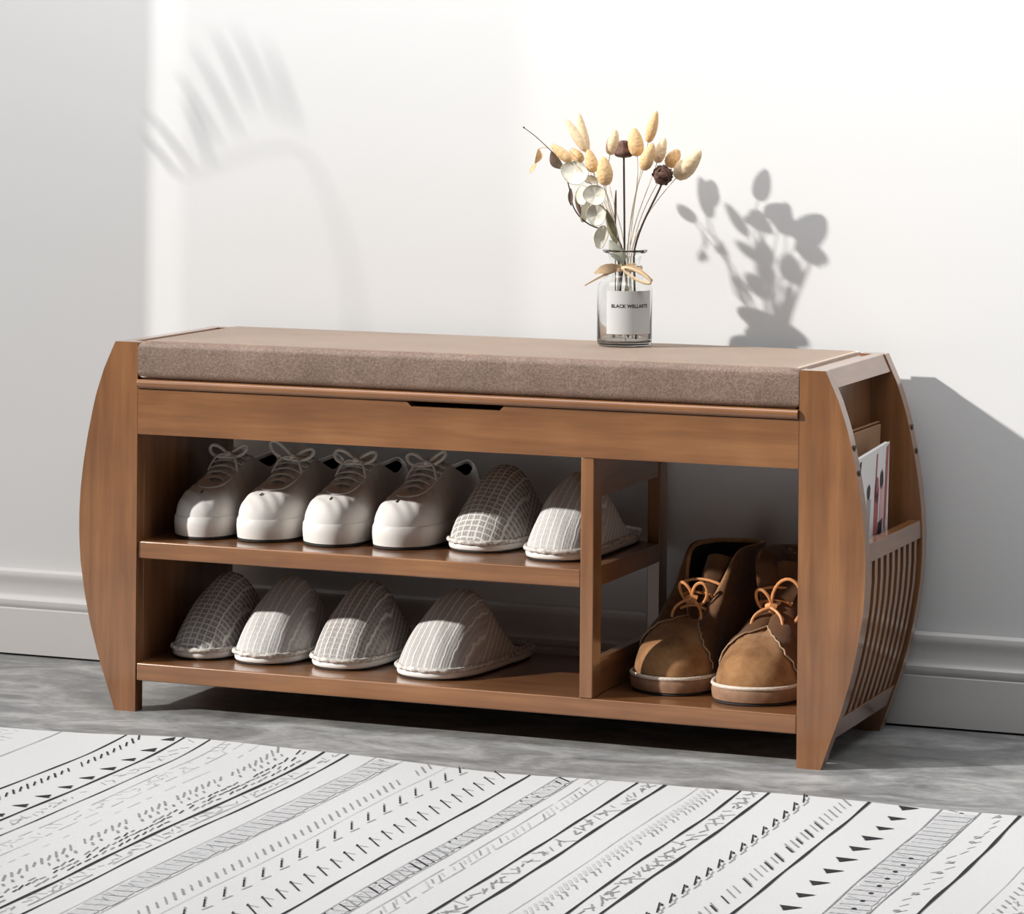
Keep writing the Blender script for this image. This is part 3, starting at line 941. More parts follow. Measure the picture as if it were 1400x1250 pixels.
# ------------------------------------------------------------------ magazines in the end pocket
def magazine():
    t = thing('magazine', 'white magazine with red and black figures on its cover in the end pocket', 'magazine', (0, 0, 0))
    # corners (y, z): leaning slightly, top edge falling towards the front
    mb = MB()
    w, h, th = 0.150, 0.166, 0.005
    mb.box(0, th, 0, w, 0, h)
    pg = mb.build('pages', PAGES, t, bevel=0.0005)
    mb = MB(); mb.box(th + 0.0001, th + 0.0009, -0.0005, w + 0.0005, -0.0005, h + 0.0005)
    m, nt, b = new_mat('magazine_cover_print', 0.45, 0.4)
    b.inputs['Base Color'].default_value = (0.72, 0.70, 0.70, 1)
    RED = plain('dusty_red_ink', (0.36, 0.10, 0.11), 0.5); BLK = plain('black_print', (0.025, 0.015, 0.02), 0.5)
    GRY = plain('grey_print', (0.35, 0.33, 0.34), 0.5); PNK = plain('pink_print', (0.62, 0.38, 0.38), 0.5)
    def patch(pts, mi):
        v = [(th + 0.00125, y, z) for y, z in pts]
        mb.add(v, [tuple(range(len(v)))], mi)
    def blob(cy, cz, ry, rz_, mi, seed=0):
        rnd = random.Random(seed)
        patch([(cy + ry * math.cos(a) * rnd.uniform(.85, 1.1), cz + rz_ * math.sin(a) * rnd.uniform(.85, 1.1)) for a in [2 * PI * k / 14 for k in range(14)]], mi)
    # tall banners and three standing figures
    patch([(0.085, 0.105), (0.090, 0.105), (0.098, 0.160), (0.092, 0.160)], 1)
    patch([(0.128, 0.060), (0.136, 0.060), (0.145, 0.164), (0.136, 0.161)], 1)
    patch([(0.138, 0.070), (0.141, 0.070), (0.149, 0.164), (0.146, 0.164)], 4)
    blob(0.058, 0.118, 0.008, 0.010, 2, 1)
    patch([(0.046, 0.070), (0.064, 0.068), (0.069, 0.108), (0.051, 0.110)], 3)
    blob(0.095, 0.114, 0.010, 0.018, 1, 2)
    patch([(0.082, 0.060), (0.100, 0.058), (0.104, 0.112), (0.086, 0.112)], 1)
    blob(0.117, 0.124, 0.008, 0.013, 2, 3)
    patch([(0.108, 0.070), (0.124, 0.070), (0.128, 0.116), (0.112, 0.116)], 4)
    patch([(0.052, 0.0), (0.072, 0.0), (0.078, 0.052), (0.060, 0.060)], 2)
    patch([(0.088, 0.0), (0.112, 0.0), (0.124, 0.075), (0.104, 0.072)], 2)
    patch([(0.112, 0.0), (0.135, 0.0), (0.140, 0.060), (0.126, 0.060)], 3)
    patch([(0.010, 0.140), (0.018, 0.140), (0.024, 0.162), (0.016, 0.162)], 2)
    mb.build('cover', [m, RED, BLK, GRY, PNK], t, smooth=False)
    t.location = (L + 0.0455, 0.062, 0.2015)
    t.rotation_euler = (math.radians(3.5), math.radians(2), math.radians(0))
    t2 = thing('booklet', 'plain kraft brown booklet standing behind the magazine in the end pocket', 'booklet', (L + 0.0215, 0.060, 0.2005))
    mb = MB(); mb.box(0, 0.006, 0, 0.185, 0, 0.193); mb.build('cover', KRAFT, t2, bevel=0.0006)
    mb = MB(); mb.box(0.001, 0.005, 0.002, 0.183, 0.1958, 0.1965); mb.build('pages', KRAFT, t2)
    t2.rotation_euler = (0, math.radians(2), 0)


magazine()

# ------------------------------------------------------------------ vase
VX, VY, VZ = 0.5970, 0.205, 0.4826
vase = thing('glass_bottle_vase', 'clear glass bottle vase with a grey paper label and tan bow on the cushion', 'vase', (VX, VY, VZ))


def lathe(prof, seg=64):
    return [[(r * math.cos(2 * PI * k / seg), r * math.sin(2 * PI * k / seg), z) for k in range(seg)] for r, z in prof]


outer = [(0.0001, 0.0), (0.026, 0.0), (0.0325, 0.0006), (0.0350, 0.0032), (0.0355, 0.008), (0.0355, 0.074), (0.0345, 0.0800), (0.0310, 0.0850), (0.0255, 0.0885), (0.0215, 0.0920), (0.0205, 0.0960),
         (0.0205, 0.1140), (0.0220, 0.1180), (0.0275, 0.1208), (0.0290, 0.1225), (0.0288, 0.1243), (0.0260, 0.1250), (0.0200, 0.1235)]
inner = [(0.0185, 0.1190), (0.0183, 0.0960), (0.0195, 0.0905), (0.0240, 0.0865), (0.0295, 0.0825), (0.0328, 0.0785), (0.0335, 0.073), (0.0335, 0.0095), (0.0320, 0.0070), (0.0260, 0.0060), (0.0001, 0.0058)]
mb = MB(); mb.grid(lathe(outer + inner), closed_u=True)
mb.build('glass_body', GLASS, vase, sharp=60)
# label round the front of the bottle
CA, SA = -PI / 2 + 0.31, 0
def on_cyl(s, z, r): 
    a = CA + s / 0.0357
    return (r * math.cos(a), r * math.sin(a), z)
mb = MB()
W0, W1, Z0, Z1 = -0.0235, 0.0420, 0.0175, 0.0730
ns = 30
ra = [[on_cyl(lerp(W0, W1, i / ns), z, 0.03575) for i in range(ns + 1)] for z in (Z0, Z1)]
rb = [[on_cyl(lerp(W0, W1, i / ns), z, 0.03595) for i in range(ns + 1)] for z in (Z0, Z1)]
mb.grid(rb); mb.grid(ra, flip=True); mb.grid([ra[0], rb[0]]); mb.grid([rb[1], ra[1]])
lab = mb.build('paper_label', PAPER, vase)


def text_part(body, size, s0, z, name, parent, mat, bold=0.0):
    cu = bpy.data.curves.new(name, 'FONT'); cu.body = body; cu.size = size; cu.offset = bold; cu.resolution_u = 3
    tmp = bpy.data.objects.new('tmp_text', cu); COL.objects.link(tmp)
    dg = bpy.context.evaluated_depsgraph_get(); dg.update()
    me = bpy.data.meshes.new_from_object(tmp.evaluated_get(dg))
    bpy.data.objects.remove(tmp)
    for v in me.vertices:
        x, y, _ = v.co
        v.co = on_cyl(s0 + x, z + y, 0.03602)
    me.materials.clear(); me.materials.append(mat)
    o = bpy.data.objects.new(name, me); COL.objects.link(o); o.parent = parent
    return o


text_part('BLACK WELLARTS', 0.0062, -0.0165, 0.0515, 'label_text', lab, INK, bold=0.00022)

# raffia bow round the neck
bow = MB()
bow.tube([(0.0214 * math.cos(a), 0.0214 * math.sin(a), 0.1000 + 0.001 * math.sin(3 * a)) for a in [2 * PI * k / 36 for k in range(36)]], 0.0016, seg=8, closed=True, flat=1.8)
F = Vector((0.006, -0.0225, 0.101))
bow.tube([F + Vector((-.004, 0, 0)), F + Vector((0, -.002, 0)), F + Vector((.004, 0, 0))], 0.0034, seg=8)
def fan(pts, w0, w1):
    bow.ribbon(pts, lambda t: lerp(w0, w1, math.sin(PI * min(1, t * 1.1)) if w1 > w0 else t), 0.0006, (0.15, -0.35, 1))
# wide loop to one side, its long tail, a drooping loop and tail on the other
fan([F + Vector((-0.002 - 0.036 * u, -0.004 - 0.006 * math.sin(PI * u), 0.003 + 0.002 * math.sin(PI * u) - 0.010 * u)) for u in [k / 12 for k in range(13)]], 0.0035, 0.013)
bow.ribbon([F + Vector((-0.003 - 0.048 * u, -0.005, -0.001 - 0.022 * u ** 1.3)) for u in [k / 12 for k in range(13)]], lambda t: 0.0045 - 0.003 * t, 0.0006, (0.1, -0.3, 1))
bow.tube([F + Vector((0.003 + 0.018 * (1 - math.cos(th)), -0.006, -0.013 * (1 - math.cos(th)) * 0.5 * 1.2 + 0.0055 * math.sin(th))) for th in [2 * PI * k / 24 for k in range(24)]], 0.0020, seg=7, closed=True)
bow.ribbon([F + Vector((0.003 + 0.038 * u, -0.004, 0.002 + 0.004 * math.sin(PI * u) - 0.016 * u ** 1.5)) for u in [k / 12 for k in range(13)]], lambda t: 0.0045 - 0.002 * t, 0.0006, (0.1, -0.3, 1))
fan([F + Vector((0.002 + 0.016 * u, -0.004, 0.001 + 0.006 * u)) for u in [k / 8 for k in range(9)]], 0.003, 0.007)
bow.build('ribbon_bow', RAFFIA, vase)


# ------------------------------------------------------------------ dried flowers
def bez(p0, p1, p2, p3, n=18):
    out = []
    for i in range(n):
        t = i / (n - 1); u = 1 - t
        out.append(p0 * u ** 3 + p1 * (3 * u * u * t) + p2 * (3 * u * t * t) + p3 * t ** 3)
    return out


def stem_path(foot, neck, head, heading=None):
    """from the foot inside the bottle through the neck up to the head"""
    d = (head - neck)
    e = heading.normalized() * d.length * 0.35 if heading else d * 0.3
    lower = bez(foot, foot + (neck - foot) * 0.35, neck - (neck - foot) * 0.3, neck, 8)
    upper = bez(neck, neck + Vector((d.x * 0.15, d.y * 0.15, d.z * 0.40)), head - e, head, 18)
    return lower + upper[1:]


TAILS = [
    ((0.5456, 0.195, 0.733), (0.518, 0.195, 0.7743), 0.0056, 'tall slim bunny tail leaning towards the twig, outermost of the two tallest slim ones', 1),
    ((0.5366, 0.225, 0.7293), (0.524, 0.225, 0.7825), 0.0056, 'tallest slim bunny tail standing behind the cluster over the ivory petals', 1),
    ((0.533, 0.175, 0.7201), (0.5056, 0.175, 0.7413), 0.0061, 'low bunny tail tilted far out beside the dark twig', 0),
    ((0.5259, 0.235, 0.7174), (0.5105, 0.235, 0.7344), 0.0066, 'short bunny tail tucked behind the big ivory petal', 0),
    ((0.5606, 0.185, 0.7062), (0.5523, 0.185, 0.7362), 0.0070, 'golden bunny tail just above the ivory petals', 0),
    ((0.5804, 0.175, 0.69), (0.5771, 0.175, 0.7275), 0.0092, 'plump low bunny tail between the ivory petals and the upright dark pod', 0),
    ((0.5608, 0.245, 0.7274), (0.5686, 0.245, 0.7609), 0.0072, 'very pale bunny tail behind the upright dark pod', 1),
    ((0.6124, 0.205, 0.7274), (0.608, 0.205, 0.7641), 0.0090, 'plump upright bunny tail immediately beside the upright dark pod', 0),
    ((0.6167, 0.235, 0.7448), (0.6284, 0.235, 0.7857), 0.0062, 'slim bunny tail reaching highest on the round dark pod side', 0),
    ((0.624, 0.195, 0.71), (0.6376, 0.195, 0.745), 0.0078, 'bunny tail with a dark spot at its base, above the long pale stem', 0),
    ((0.6324, 0.225, 0.7188), (0.6431, 0.225, 0.7511), 0.0066, 'bunny tail standing straight above the round dark pod', 1),
    ((0.6423, 0.24, 0.7138), (0.6571, 0.24, 0.7359), 0.0082, 'short tilted bunny tail directly behind the round dark pod', 0),
    ((0.6585, 0.225, 0.6995), (0.692, 0.225, 0.7359), 0.0108, 'large outermost bunny tail tilted away over the wall shadow', 1),
]
NECK = Vector((VX, VY, VZ + 0.118))


def bunny_tail(base, tip, rad, label, pale, seed):
    rnd = random.Random(seed)
    base = Vector(base); tip = Vector(tip)
    t = thing('bunny_tail_stem', label, 'dried flower', tuple(base), 0, 'dried bunny tails in the glass vase')
    d = tip - base; ln = d.length; d.normalize()
    rad *= 1.12; sx = d.cross(Vector((0, 1, 0))).normalized(); sy = d.cross(sx)
    mb = MB(); rows = []; n = 26; seg = 22
    for i in range(n):
        u = i / (n - 1)
        prof = (math.sin(PI * u ** 0.85) ** 0.5) * (1.12 - 0.26 * u) if 0 < u < 1 else 0.02
        row = []
        for k in range(seg):
            a = 2 * PI * k / seg
            r = rad * prof * (1 + rnd.uniform(-.05, .05))
            row.append(tuple(d * (ln * u + rnd.uniform(-.0003, .0003)) + sx * math.cos(a) * r + sy * math.sin(a) * r))
        rows.append(row)
    mb.grid(rows, closed_u=True); mb.cap(rows[0], flip=True); mb.cap(rows[-1])
    # fine hairs
    for q in range(420):
        u = rnd.uniform(0.03, 0.97); a = rnd.uniform(0, 2 * PI)
        prof = (math.sin(PI * u ** 0.85) ** 0.5) * (1.12 - 0.26 * u)
        o = sx * math.cos(a) + sy * math.sin(a)
        p = d * ln * u + o * rad * prof * 0.95
        e = p + (o * 0.5 + d * 0.9).normalized() * rnd.uniform(0.0018, 0.0036)
        s = d.cross(o) * 0.00013
        mb.add([p - s, p + s, e], [(0, 1, 2)])
    mb.build('flower_head', TAIL_P if pale else TAIL, t, sharp=180)
    a = rnd.uniform(0, 2 * PI); r = rnd.uniform(0.004, 0.022)
    foot = Vector((VX + r * math.cos(a), VY + r * math.sin(a), VZ + 0.009))
    side = (base - NECK)
    nk = NECK + Vector((max(-.013, min(.013, side.x * 0.12)), max(-.012, min(.012, side.y * 0.25 + rnd.uniform(-.004, .004))), 0))
    pts = stem_path(foot, nk, base, d)
    mb = MB(); mb.tube([p - base for p in pts], 0.00055, seg=6)
    mb.build('stem', STRAW, t)


for k, (b_, t_, r_, lb_, pl_) in enumerate(TAILS):
    bunny_tail(b_, t_, r_, lb_, pl_, 100 + k)


def seed_pod(center, rad, label, kind, seed, foot_dx):
    rnd = random.Random(seed)
    c = Vector(center)
    t = thing('seed_pod_stem', label, 'dried flower', tuple(c), 0, 'dark dried seed pods in the glass vase')
    mb = MB()
    rows = []; n = 16; seg = 20
    for i in range(n):
        u = i / (n - 1); row = []
        for k in range(seg):
            a = 2 * PI * k / seg
            if kind == 'round':
                ph = PI * u
                r = rad * math.sin(ph); z = -rad * math.cos(ph)
                w = 1 + 0.10 * math.cos(5 * a + 3 * ph) + 0.08 * math.sin(7 * ph + 3 * a)
                row.append((r * w * math.cos(a), r * w * math.sin(a), z * (1 + 0.05 * math.sin(4 * a))))
            else:
                # bell: wide rumpled base, narrower flat top with a crown
                prof = [0.05, 0.80, 1.05, 1.12, 1.12, 1.05, 0.94, 0.84, 0.77, 0.73, 0.70, 0.66, 0.62, 0.50, 0.30, 0.05][i]
                z = lerp(-rad * 0.85, rad * 1.35, min(1, u * 1.08))
                w = 1 + 0.10 * math.cos(5 * a + 2 * u)
                row.append((rad * prof * w * math.cos(a), rad * prof * w * math.sin(a), z))
        rows.append(row)
    mb.grid(rows, closed_u=True)
    if kind == 'round':   # little scales over the ball
        for q in range(60):
            zc = rnd.uniform(-1, 1); a = rnd.uniform(0, 2 * PI); rr = math.sqrt(1 - zc * zc)
            nrm = Vector((rr * math.cos(a), rr * math.sin(a), zc))
            s = nrm.orthogonal().normalized(); v = nrm.cross(s)
            p = nrm * rad * 1.0; w = rad * 0.20
            mb.add([p - s * w, p + v * w + nrm * w * 0.9, p + s * w, p - v * w + nrm * w * 0.3], [(0, 1, 2, 3)])
    mb.build('pod', POD, t, sharp=50)
    foot = Vector((VX + foot_dx, VY - 0.012, VZ + 0.009))
    nk = NECK + Vector(((c.x - NECK.x) * 0.22 + 0.002, -0.004, 0.0))
    pts = stem_path(foot, nk, c - Vector((0, 0, rad * 0.7)))
    mb = MB(); mb.tube([p - c for p in pts], 0.00135, seg=8)
    mb.build('stem', DARKSTEM, t)


seed_pod((0.5907, 0.215, 0.7335), 0.0105, 'bell-shaped dark brown seed pod on an upright dark stem', 'bell', 1, -0.010)
seed_pod((0.6474, 0.205, 0.7040), 0.0122, 'round scaly dark brown seed pod on a slanting dark stem', 'round', 2, 0.020)


def blade(mb, p0, p1, width, bend=(0, 0, 0), side=(0, 0.3, 1), mat=0, fold=0.25, prof=None):
    """a leaf: a folded blade from p0 to p1"""
    p0 = Vector(p0); p1 = Vector(p1); bend = Vector(bend); side = Vector(side)
    rows = []
    for i in range(13):
        u = i / 12
        p = p0.lerp(p1, u) + bend * math.sin(PI * u)
        t = (p1 - p0).normalized(); s = (side - t * side.dot(t)).normalized(); n = t.cross(s)
        w = width / 2 * (prof(u) if prof else math.sin(PI * min(1, 0.03 + u * 0.97)) ** 0.8)
        rows.append([p - s * w + n * w * fold, p - s * w * 0.5 + n * w * fold * 0.35, p, p + s * w * 0.5 + n * w * fold * 0.35, p + s * w + n * w * fold])
    mb.grid(rows, mat)
    mb.grid([[q - n * 0.0003 for q in r] for r in rows], mat, flip=True)


def petal_disc(mb, c, rx, rz_, tilt, face, cup=0.2, mat=0, rim=None):
    """a cupped rounded seed disc facing `face`"""
    c = Vector(c); f = Vector(face).normalized()
    s = f.cross(Vector((0, 0, 1))).normalized(); u = s.cross(f)
    s, u = s * math.cos(tilt) + u * math.sin(tilt), u * math.cos(tilt) - s * math.sin(tilt)
    seg = 28
    rows = []
    for i in range(7):
        q = i / 6
        rows.append([c + s * (rx * q * math.cos(a) * (1 + 0.06 * math.sin(3 * a + 1))) + u * (rz_ * q * math.sin(a) * (1 + 0.05 * math.sin(2 * a))) + f * (cup * rx * q * q + 0.0006 * math.sin(5 * a) * q)
                     for a in [2 * PI * k / seg for k in range(seg)]])
    mb.grid(rows, mat, closed_u=True)
    mb.grid([[p - f * 0.0006 for p in r] for r in rows], mat, closed_u=True, flip=True)
    if rim is not None:
        mb.tube(rows[-1], 0.0005, seg=6, closed=True, mat=rim)


# branch with ivory discs: dark twig, discs, leaves
C0 = Vector((0.5495, 0.195, 0.6395))
br = thing('dried_leaf_branch', 'dried branch with round ivory petals, dark twig and brown leaves, drooping out of the vase', 'dried flower', (VX, VY, VZ))
O = Vector((VX, VY, VZ))
path = [Vector((0.604, 0.200, VZ + 0.009)), Vector((0.600, 0.203, 0.56)), Vector((0.5950, 0.205, 0.600)), Vector((0.583, 0.203, 0.625)), C0, Vector((0.5301, 0.195, 0.6589)),
        Vector((0.5230, 0.195, 0.686)), Vector((0.5145, 0.195, 0.7126)), Vector((0.5040, 0.195, 0.7270)), Vector((0.493, 0.195, 0.7368)), Vector((0.476, 0.195, 0.7510)), Vector((0.4601, 0.195, 0.762))]
pp = [Vector(p) for p in catmull([tuple(p) for p in path], 60, closed=False)]
mb = MB(); mb.tube([p - O for p in pp], lambda t: lerp(0.0013, 0.0005, t) if t < 0.65 or t > 0.85 else lerp(0.0012, 0.0005, t), seg=8)
mb.tube([Vector((0.4601, 0.195, 0.762)) - O, Vector((0.4585, 0.195, 0.7632)) - O], 0.0011, seg=6)
mb.build('twig', DARKSTEM, br)
face = Vector((0.36, -0.93, 0.15))
for (c, rx, rz_, tl, fc) in (((0.5382, 0.175, 0.7041), 0.0180, 0.0150, 0.35, (0.25, -0.9, 0.35)), ((0.5666, 0.172, 0.6775), 0.0145, 0.0130, 0.0, face), ((0.5678, 0.176, 0.6521), 0.0125, 0.0140, 0.2, face),
                             ((0.5460, 0.186, 0.6760), 0.0100, 0.0140, -0.4, (-0.3, -0.8, 0.3)), ((0.5420, 0.200, 0.6560), 0.0070, 0.0160, 0.5, (0.9, -0.5, 0.2)), ((0.5690, 0.190, 0.6230), 0.0085, 0.0150, 0.3, (0.5, -0.9, 0.1)),
                             ((0.5560, 0.184, 0.6950), 0.0120, 0.0070, 0.3, (0.2, -0.6, 0.8))):
    mb = MB(); petal_disc(mb, Vector(c) - O, rx, rz_, tl, fc, cup=0.25, mat=0, rim=1)
    mb.build('petal', [PETAL, PETALRIM], br, sharp=60)
mb = MB()
blade(mb, Vector((0.5145, 0.190, 0.7100)) - O, Vector((0.5005, 0.187, 0.7330)) - O, 0.014, bend=(-0.003, 0, -0.003), side=(1, 0, 0.6), fold=0.5)
mb.build('dark_leaf', LEAF_D, br, sharp=80); mb = MB()
blade(mb, Vector((0.5270, 0.190, 0.6850)) - O, Vector((0.5290, 0.187, 0.6620)) - O, 0.007, side=(1, 0, 0.2), fold=0.5)
mb.build('dark_leaf', LEAF_D, br, sharp=80); mb = MB()
blade(mb, Vector((0.5420, 0.187, 0.6500)) - O, Vector((0.5340, 0.187, 0.6760)) - O, 0.006, side=(1, 0, 0.3), fold=0.5)
mb.build('dark_leaf', LEAF_D, br, sharp=80)
mb = MB()
mb.tube([Vector((0.4930, 0.195, 0.7368)) - O, Vector((0.4860, 0.194, 0.7372)) - O, Vector((0.4808, 0.193, 0.7350)) - O], 0.0006, seg=6)
blade(mb, Vector((0.4810, 0.193, 0.7350)) - O, Vector((0.4770, 0.190, 0.7160)) - O, 0.009, bend=(0.003, 0, 0), side=(1, 0.6, 0.1), fold=0.6)
blade(mb, Vector((0.4790, 0.190, 0.7170)) - O, Vector((0.4700, 0.188, 0.7030)) - O, 0.008, bend=(0.002, 0, 0), side=(1, -0.6, 0.1), fold=0.6)
mb.build('curled_leaf', LEAF_B, br, sharp=80)

# slender leaves standing in the neck
ol = thing('dried_olive_leaf', 'narrow dark olive dried leaf rising from the vase neck below the ivory petals', 'dried flower', (VX, VY, VZ), 0)
mb = MB(); blade(mb, Vector((0.5905, 0.190, 0.6120)) - O, Vector((0.5785, 0.183, 0.6600)) - O, 0.0125, bend=(-0.001, 0, 0), side=(1, -0.2, 0.25), fold=0.35)
mb.build('leaf_blade', LEAF_O, ol, sharp=80)
mb = MB(); mb.tube([p - O for p in bez(Vector((0.586, 0.215, VZ + 0.009)), Vector((0.590, 0.21, 0.52)), Vector((0.596, 0.2, 0.57)), Vector((0.5905, 0.190, 0.6130)))], 0.0009, seg=6)
mb.build('stem', DARKSTEM, ol)
gl = thing('grey_green_leaf_sprig', 'grey green leaf stuffed into the vase neck above the ribbon', 'dried flower', (VX, VY, VZ), 0)
mb = MB()
blade(mb, Vector((0.5990, 0.1945, 0.5890)) - O, Vector((0.5815, 0.188, 0.6200)) - O, 0.017, bend=(-0.002, -0.002, 0), side=(1, -0.2, 0.3), fold=0.4)
blade(mb, Vector((0.5990, 0.1960, 0.5930)) - O, Vector((0.5950, 0.190, 0.6110)) - O, 0.012, side=(1, 0.2, 0.3), fold=0.4)
mb.build('leaf_blade', LEAF_S, gl, sharp=80)
mb = MB(); mb.tube([p - O for p in bez(Vector((0.612, 0.195, VZ + 0.009)), Vector((0.610, 0.197, 0.52)), Vector((0.600, 0.20, 0.56)), Vector((0.5990, 0.1950, 0.5900)))], 0.0009, seg=6)
mb.build('stem', STRAW, gl)
gs = thing('dried_flower_spike', 'thin brown flower spike standing beside the dark pod stem', 'dried flower', (VX, VY, VZ), 0)
mb = MB(); mb.tube([p - O for p in bez(Vector((0.582, 0.20, VZ + 0.009)), Vector((0.590, 0.20, 0.55)), Vector((0.583, 0.2, 0.62)), Vector((0.5857, 0.200, 0.6834)))], lambda t: 0.0007 + 0.0010 * max(0, math.sin(PI * max(0, (t - 0.75) / 0.25))), seg=6)
mb.build('spike', LEAF_D, gs)

# ------------------------------------------------------------------ rug
def rug():
    X0, X1, Y0, Y1, TH = -0.60, 1.75, -1.30, -0.174, 0.003
    rnd = random.Random(5)

    def hz(x, y):
        e = max(0.0, 1 - (Y1 - y) / 0.12)
        
        return TH + 0.0015 * math.sin(x * 9 + y * 3) * 0.5 + 0.0050 * e * e * math.exp(-((x - 0.26) / 0.16) ** 2) + 0.0020 * e * e * (0.5 + 0.5 * math.sin(x * 7 + 1)) + 0.0008 * math.sin(x * 23 + y * 11)

    def ye(x): return 0.002 * math.sin(x * 6.0 + 0.5) + 0.002 * math.sin(x * 17) - 0.008 * max(0, min(1, -x * 6))

    mb = MB()
    nx, ny = 160, 100
    ys = [Y1 - (Y1 - Y0) * (j / ny) ** 1.5 for j in range(ny + 1)]
    top = [[(lerp(X0, X1, i / nx), y + ye(lerp(X0, X1, i / nx)) * (1 - (Y1 - y) / (Y1 - Y0)), hz(lerp(X0, X1, i / nx), y)) for i in range(nx + 1)] for y in ys]
    bot = [[(x, y, max(0.0002, z - TH)) for x, y, z in r] for r in top]
    mb.grid(top, 0); mb.grid(bot, 0, flip=True)
    mb.grid([top[0], bot[0]], 0); mb.grid([bot[-1], top[-1]], 0)
    mb.grid([[r[0] for r in bot], [r[0] for r in top]], 0); mb.grid([[r[-1] for r in top], [r[-1] for r in bot]], 0)

    def skew(x, y):       # the stripes drift a little to +x as they run towards the viewer
        return x + 0.022 * (-(y + 0.16))

    def S(x, y):
        xx = skew(x, y); yy = y + ye(xx) * (1 - (Y1 - y) / (Y1 - Y0))
        return (xx, yy, hz(xx, y) + 0.0006)

    def quad(p, mi):      # p: list of (x, y) polygon in stripe space
        mb.add([S(*q) for q in p], [tuple(range(len(p)))], mi)

    def line(x, w, mi=1, y0=Y1 - 0.001, y1=-1.27, wob=0.0006, brk=0.0):
        w = w * 0.85
        n = 70; pts = []
        ph = rnd.uniform(0, 9)
        L_, R_ = [], []
        for i in range(n + 1):
            y = lerp(y0, y1, i / n)
            c = x + wob * math.sin(y * 14 + ph) + wob * 0.5 * math.sin(y * 37 + ph)
            ww = w * (0.75 + 0.45 * math.sin(y * 23 + ph * 2) ** 2)
            L_.append(S(c - ww / 2, y)); R_.append(S(c + ww / 2, y))
        if brk:
            for i in range(n):
                if rnd.random() > brk: mb.add([L_[i], R_[i], R_[i + 1], L_[i + 1]], [(0, 1, 2, 3)], mi)
        else:
            mb.grid([L_, R_], mi)

    def seg(xa, ya, xb, yb, w, mi=1):
        d = Vector((xb - xa, yb - ya)); l = d.length or 1e-6
        n = Vector((-d.y, d.x)) / l * w / 2
        quad([(xa + n.x, ya + n.y), (xa - n.x, ya - n.y), (xb - n.x, yb - n.y), (xb + n.x, yb + n.y)], mi)

    def rng(pitch, y0=Y1 - 0.014, y1=-1.27):
        y = y0
        while y > y1:
            yield y; y -= pitch

    def ticks(x, ln, pitch, w=0.0022, mi=1, slant=0.002, drop=0.05):
        for y in rng(pitch):
            if rnd.random() < drop: continue
            seg(x - ln / 2 * rnd.uniform(.7, 1.1), y + slant + rnd.uniform(-.0008, .0008), x + ln / 2 * rnd.uniform(.7, 1.1), y - slant, w * rnd.uniform(.6, 1.2), mi)

    def pv(dx, dy, x=0.6):
        """a stroke as it foreshortens on the floor: across and down the view, turned into rug directions"""
        A, B, C_, D_ = 1130, 560 - 190 * x, 100, 215 + 60 * x
        det = A * D_ + B * C_
        return ((D_ * dx + B * dy) / det, (C_ * dx - A * dy) / det)

    def stroke(x, y, dx, dy, w=0.0022, mi=1):
        a, b = pv(dx, dy, x)
        seg(x - a / 2, y - b / 2, x + a / 2, y + b / 2, w, mi)

    def dot(x, y, rx=1.6, ry=1.3, mi=1):
        quad([(x + pv(rx * math.cos(t), ry * math.sin(t), x)[0], y + pv(rx * math.cos(t), ry * math.sin(t), x)[1]) for t in [2 * PI * k / 8 for k in range(8)]], mi)

    def row(x, pitch, dx, dy, w=0.0026, mi=1, drop=0.05, alt=None, y0=None):
        k = 0
        for y in rng(pitch, y0=(Y1 - 0.012) if y0 is None else y0):
            k += 1
            if rnd.random() < drop: continue
            q = rnd.uniform(.75, 1.1)
            if alt and k % 2: stroke(x, y, alt[0] * q, alt[1] * q, w, mi)
            else: stroke(x, y, dx * q, dy * q, w * rnd.uniform(.7, 1.2), mi)

    def arrows(x, pitch, ln, ht, sgn, mi=1, y0=-0.172):
        for y in rng(pitch, y0=y0):
            q = rnd.uniform(.9, 1.08)
            pts = [(sgn * ln * 0.5, 0), (-sgn * ln * 0.05, -ht * 0.30), (-sgn * ln * 0.5, -ht * 0.55), (-sgn * ln * 0.42, 0), (-sgn * ln * 0.38, ht * 0.5), (-sgn * ln * 0.05, ht * 0.32)]
            quad([(x + pv(a * q, b * q, x)[0], y + pv(a * q, b * q, x)[1]) for a, b in pts], mi)

    def zigzag(x, amp, pitch, w, mi=1, drop=0.0):
        s = 1; py = None
        for y in rng(pitch):
            if py is not None and rnd.random() > drop: seg(x - s * amp / 2, py, x + s * amp / 2, y, w, mi)
            py = y; s = -s

    def scribble(x, wd, pitch, w=0.0011, mi=2, n=3, drop=0.35):
        for y in rng(pitch):
            for k in range(n):
                if rnd.random() < drop: continue
                cx = x + rnd.uniform(-.5, .5) * wd; a = rnd.uniform(-1.2, 1.2); l = pitch * rnd.uniform(.5, 1.1)
                seg(cx - l / 2 * math.sin(a), y - l / 2 * math.cos(a), cx + l / 2 * math.sin(a), y + l / 2 * math.cos(a), w, mi)

    def band(x0, x1, mi=3, drop=0.15, pitch=0.012):
        for y in rng(pitch):
            if rnd.random() < drop: continue
            quad([(x0 + rnd.uniform(0, .004), y), (x1 - rnd.uniform(0, .004), y + rnd.uniform(-.002, .002)), (x1 - rnd.uniform(0, .004), y - pitch * .92), (x0 + rnd.uniform(0, .004), y - pitch * .92)], mi)

    def diamonds(x, wd, pitch, mi=2):
        for y in rng(pitch):
            h = pitch * 0.46
            for (a, b) in (((x - wd / 2, y), (x, y - h)), ((x, y - h), (x + wd / 2, y)), ((x - wd / 2, y), (x, y + h)), ((x, y + h), (x + wd / 2, y))):
                seg(*a, *b, 0.0013, mi)

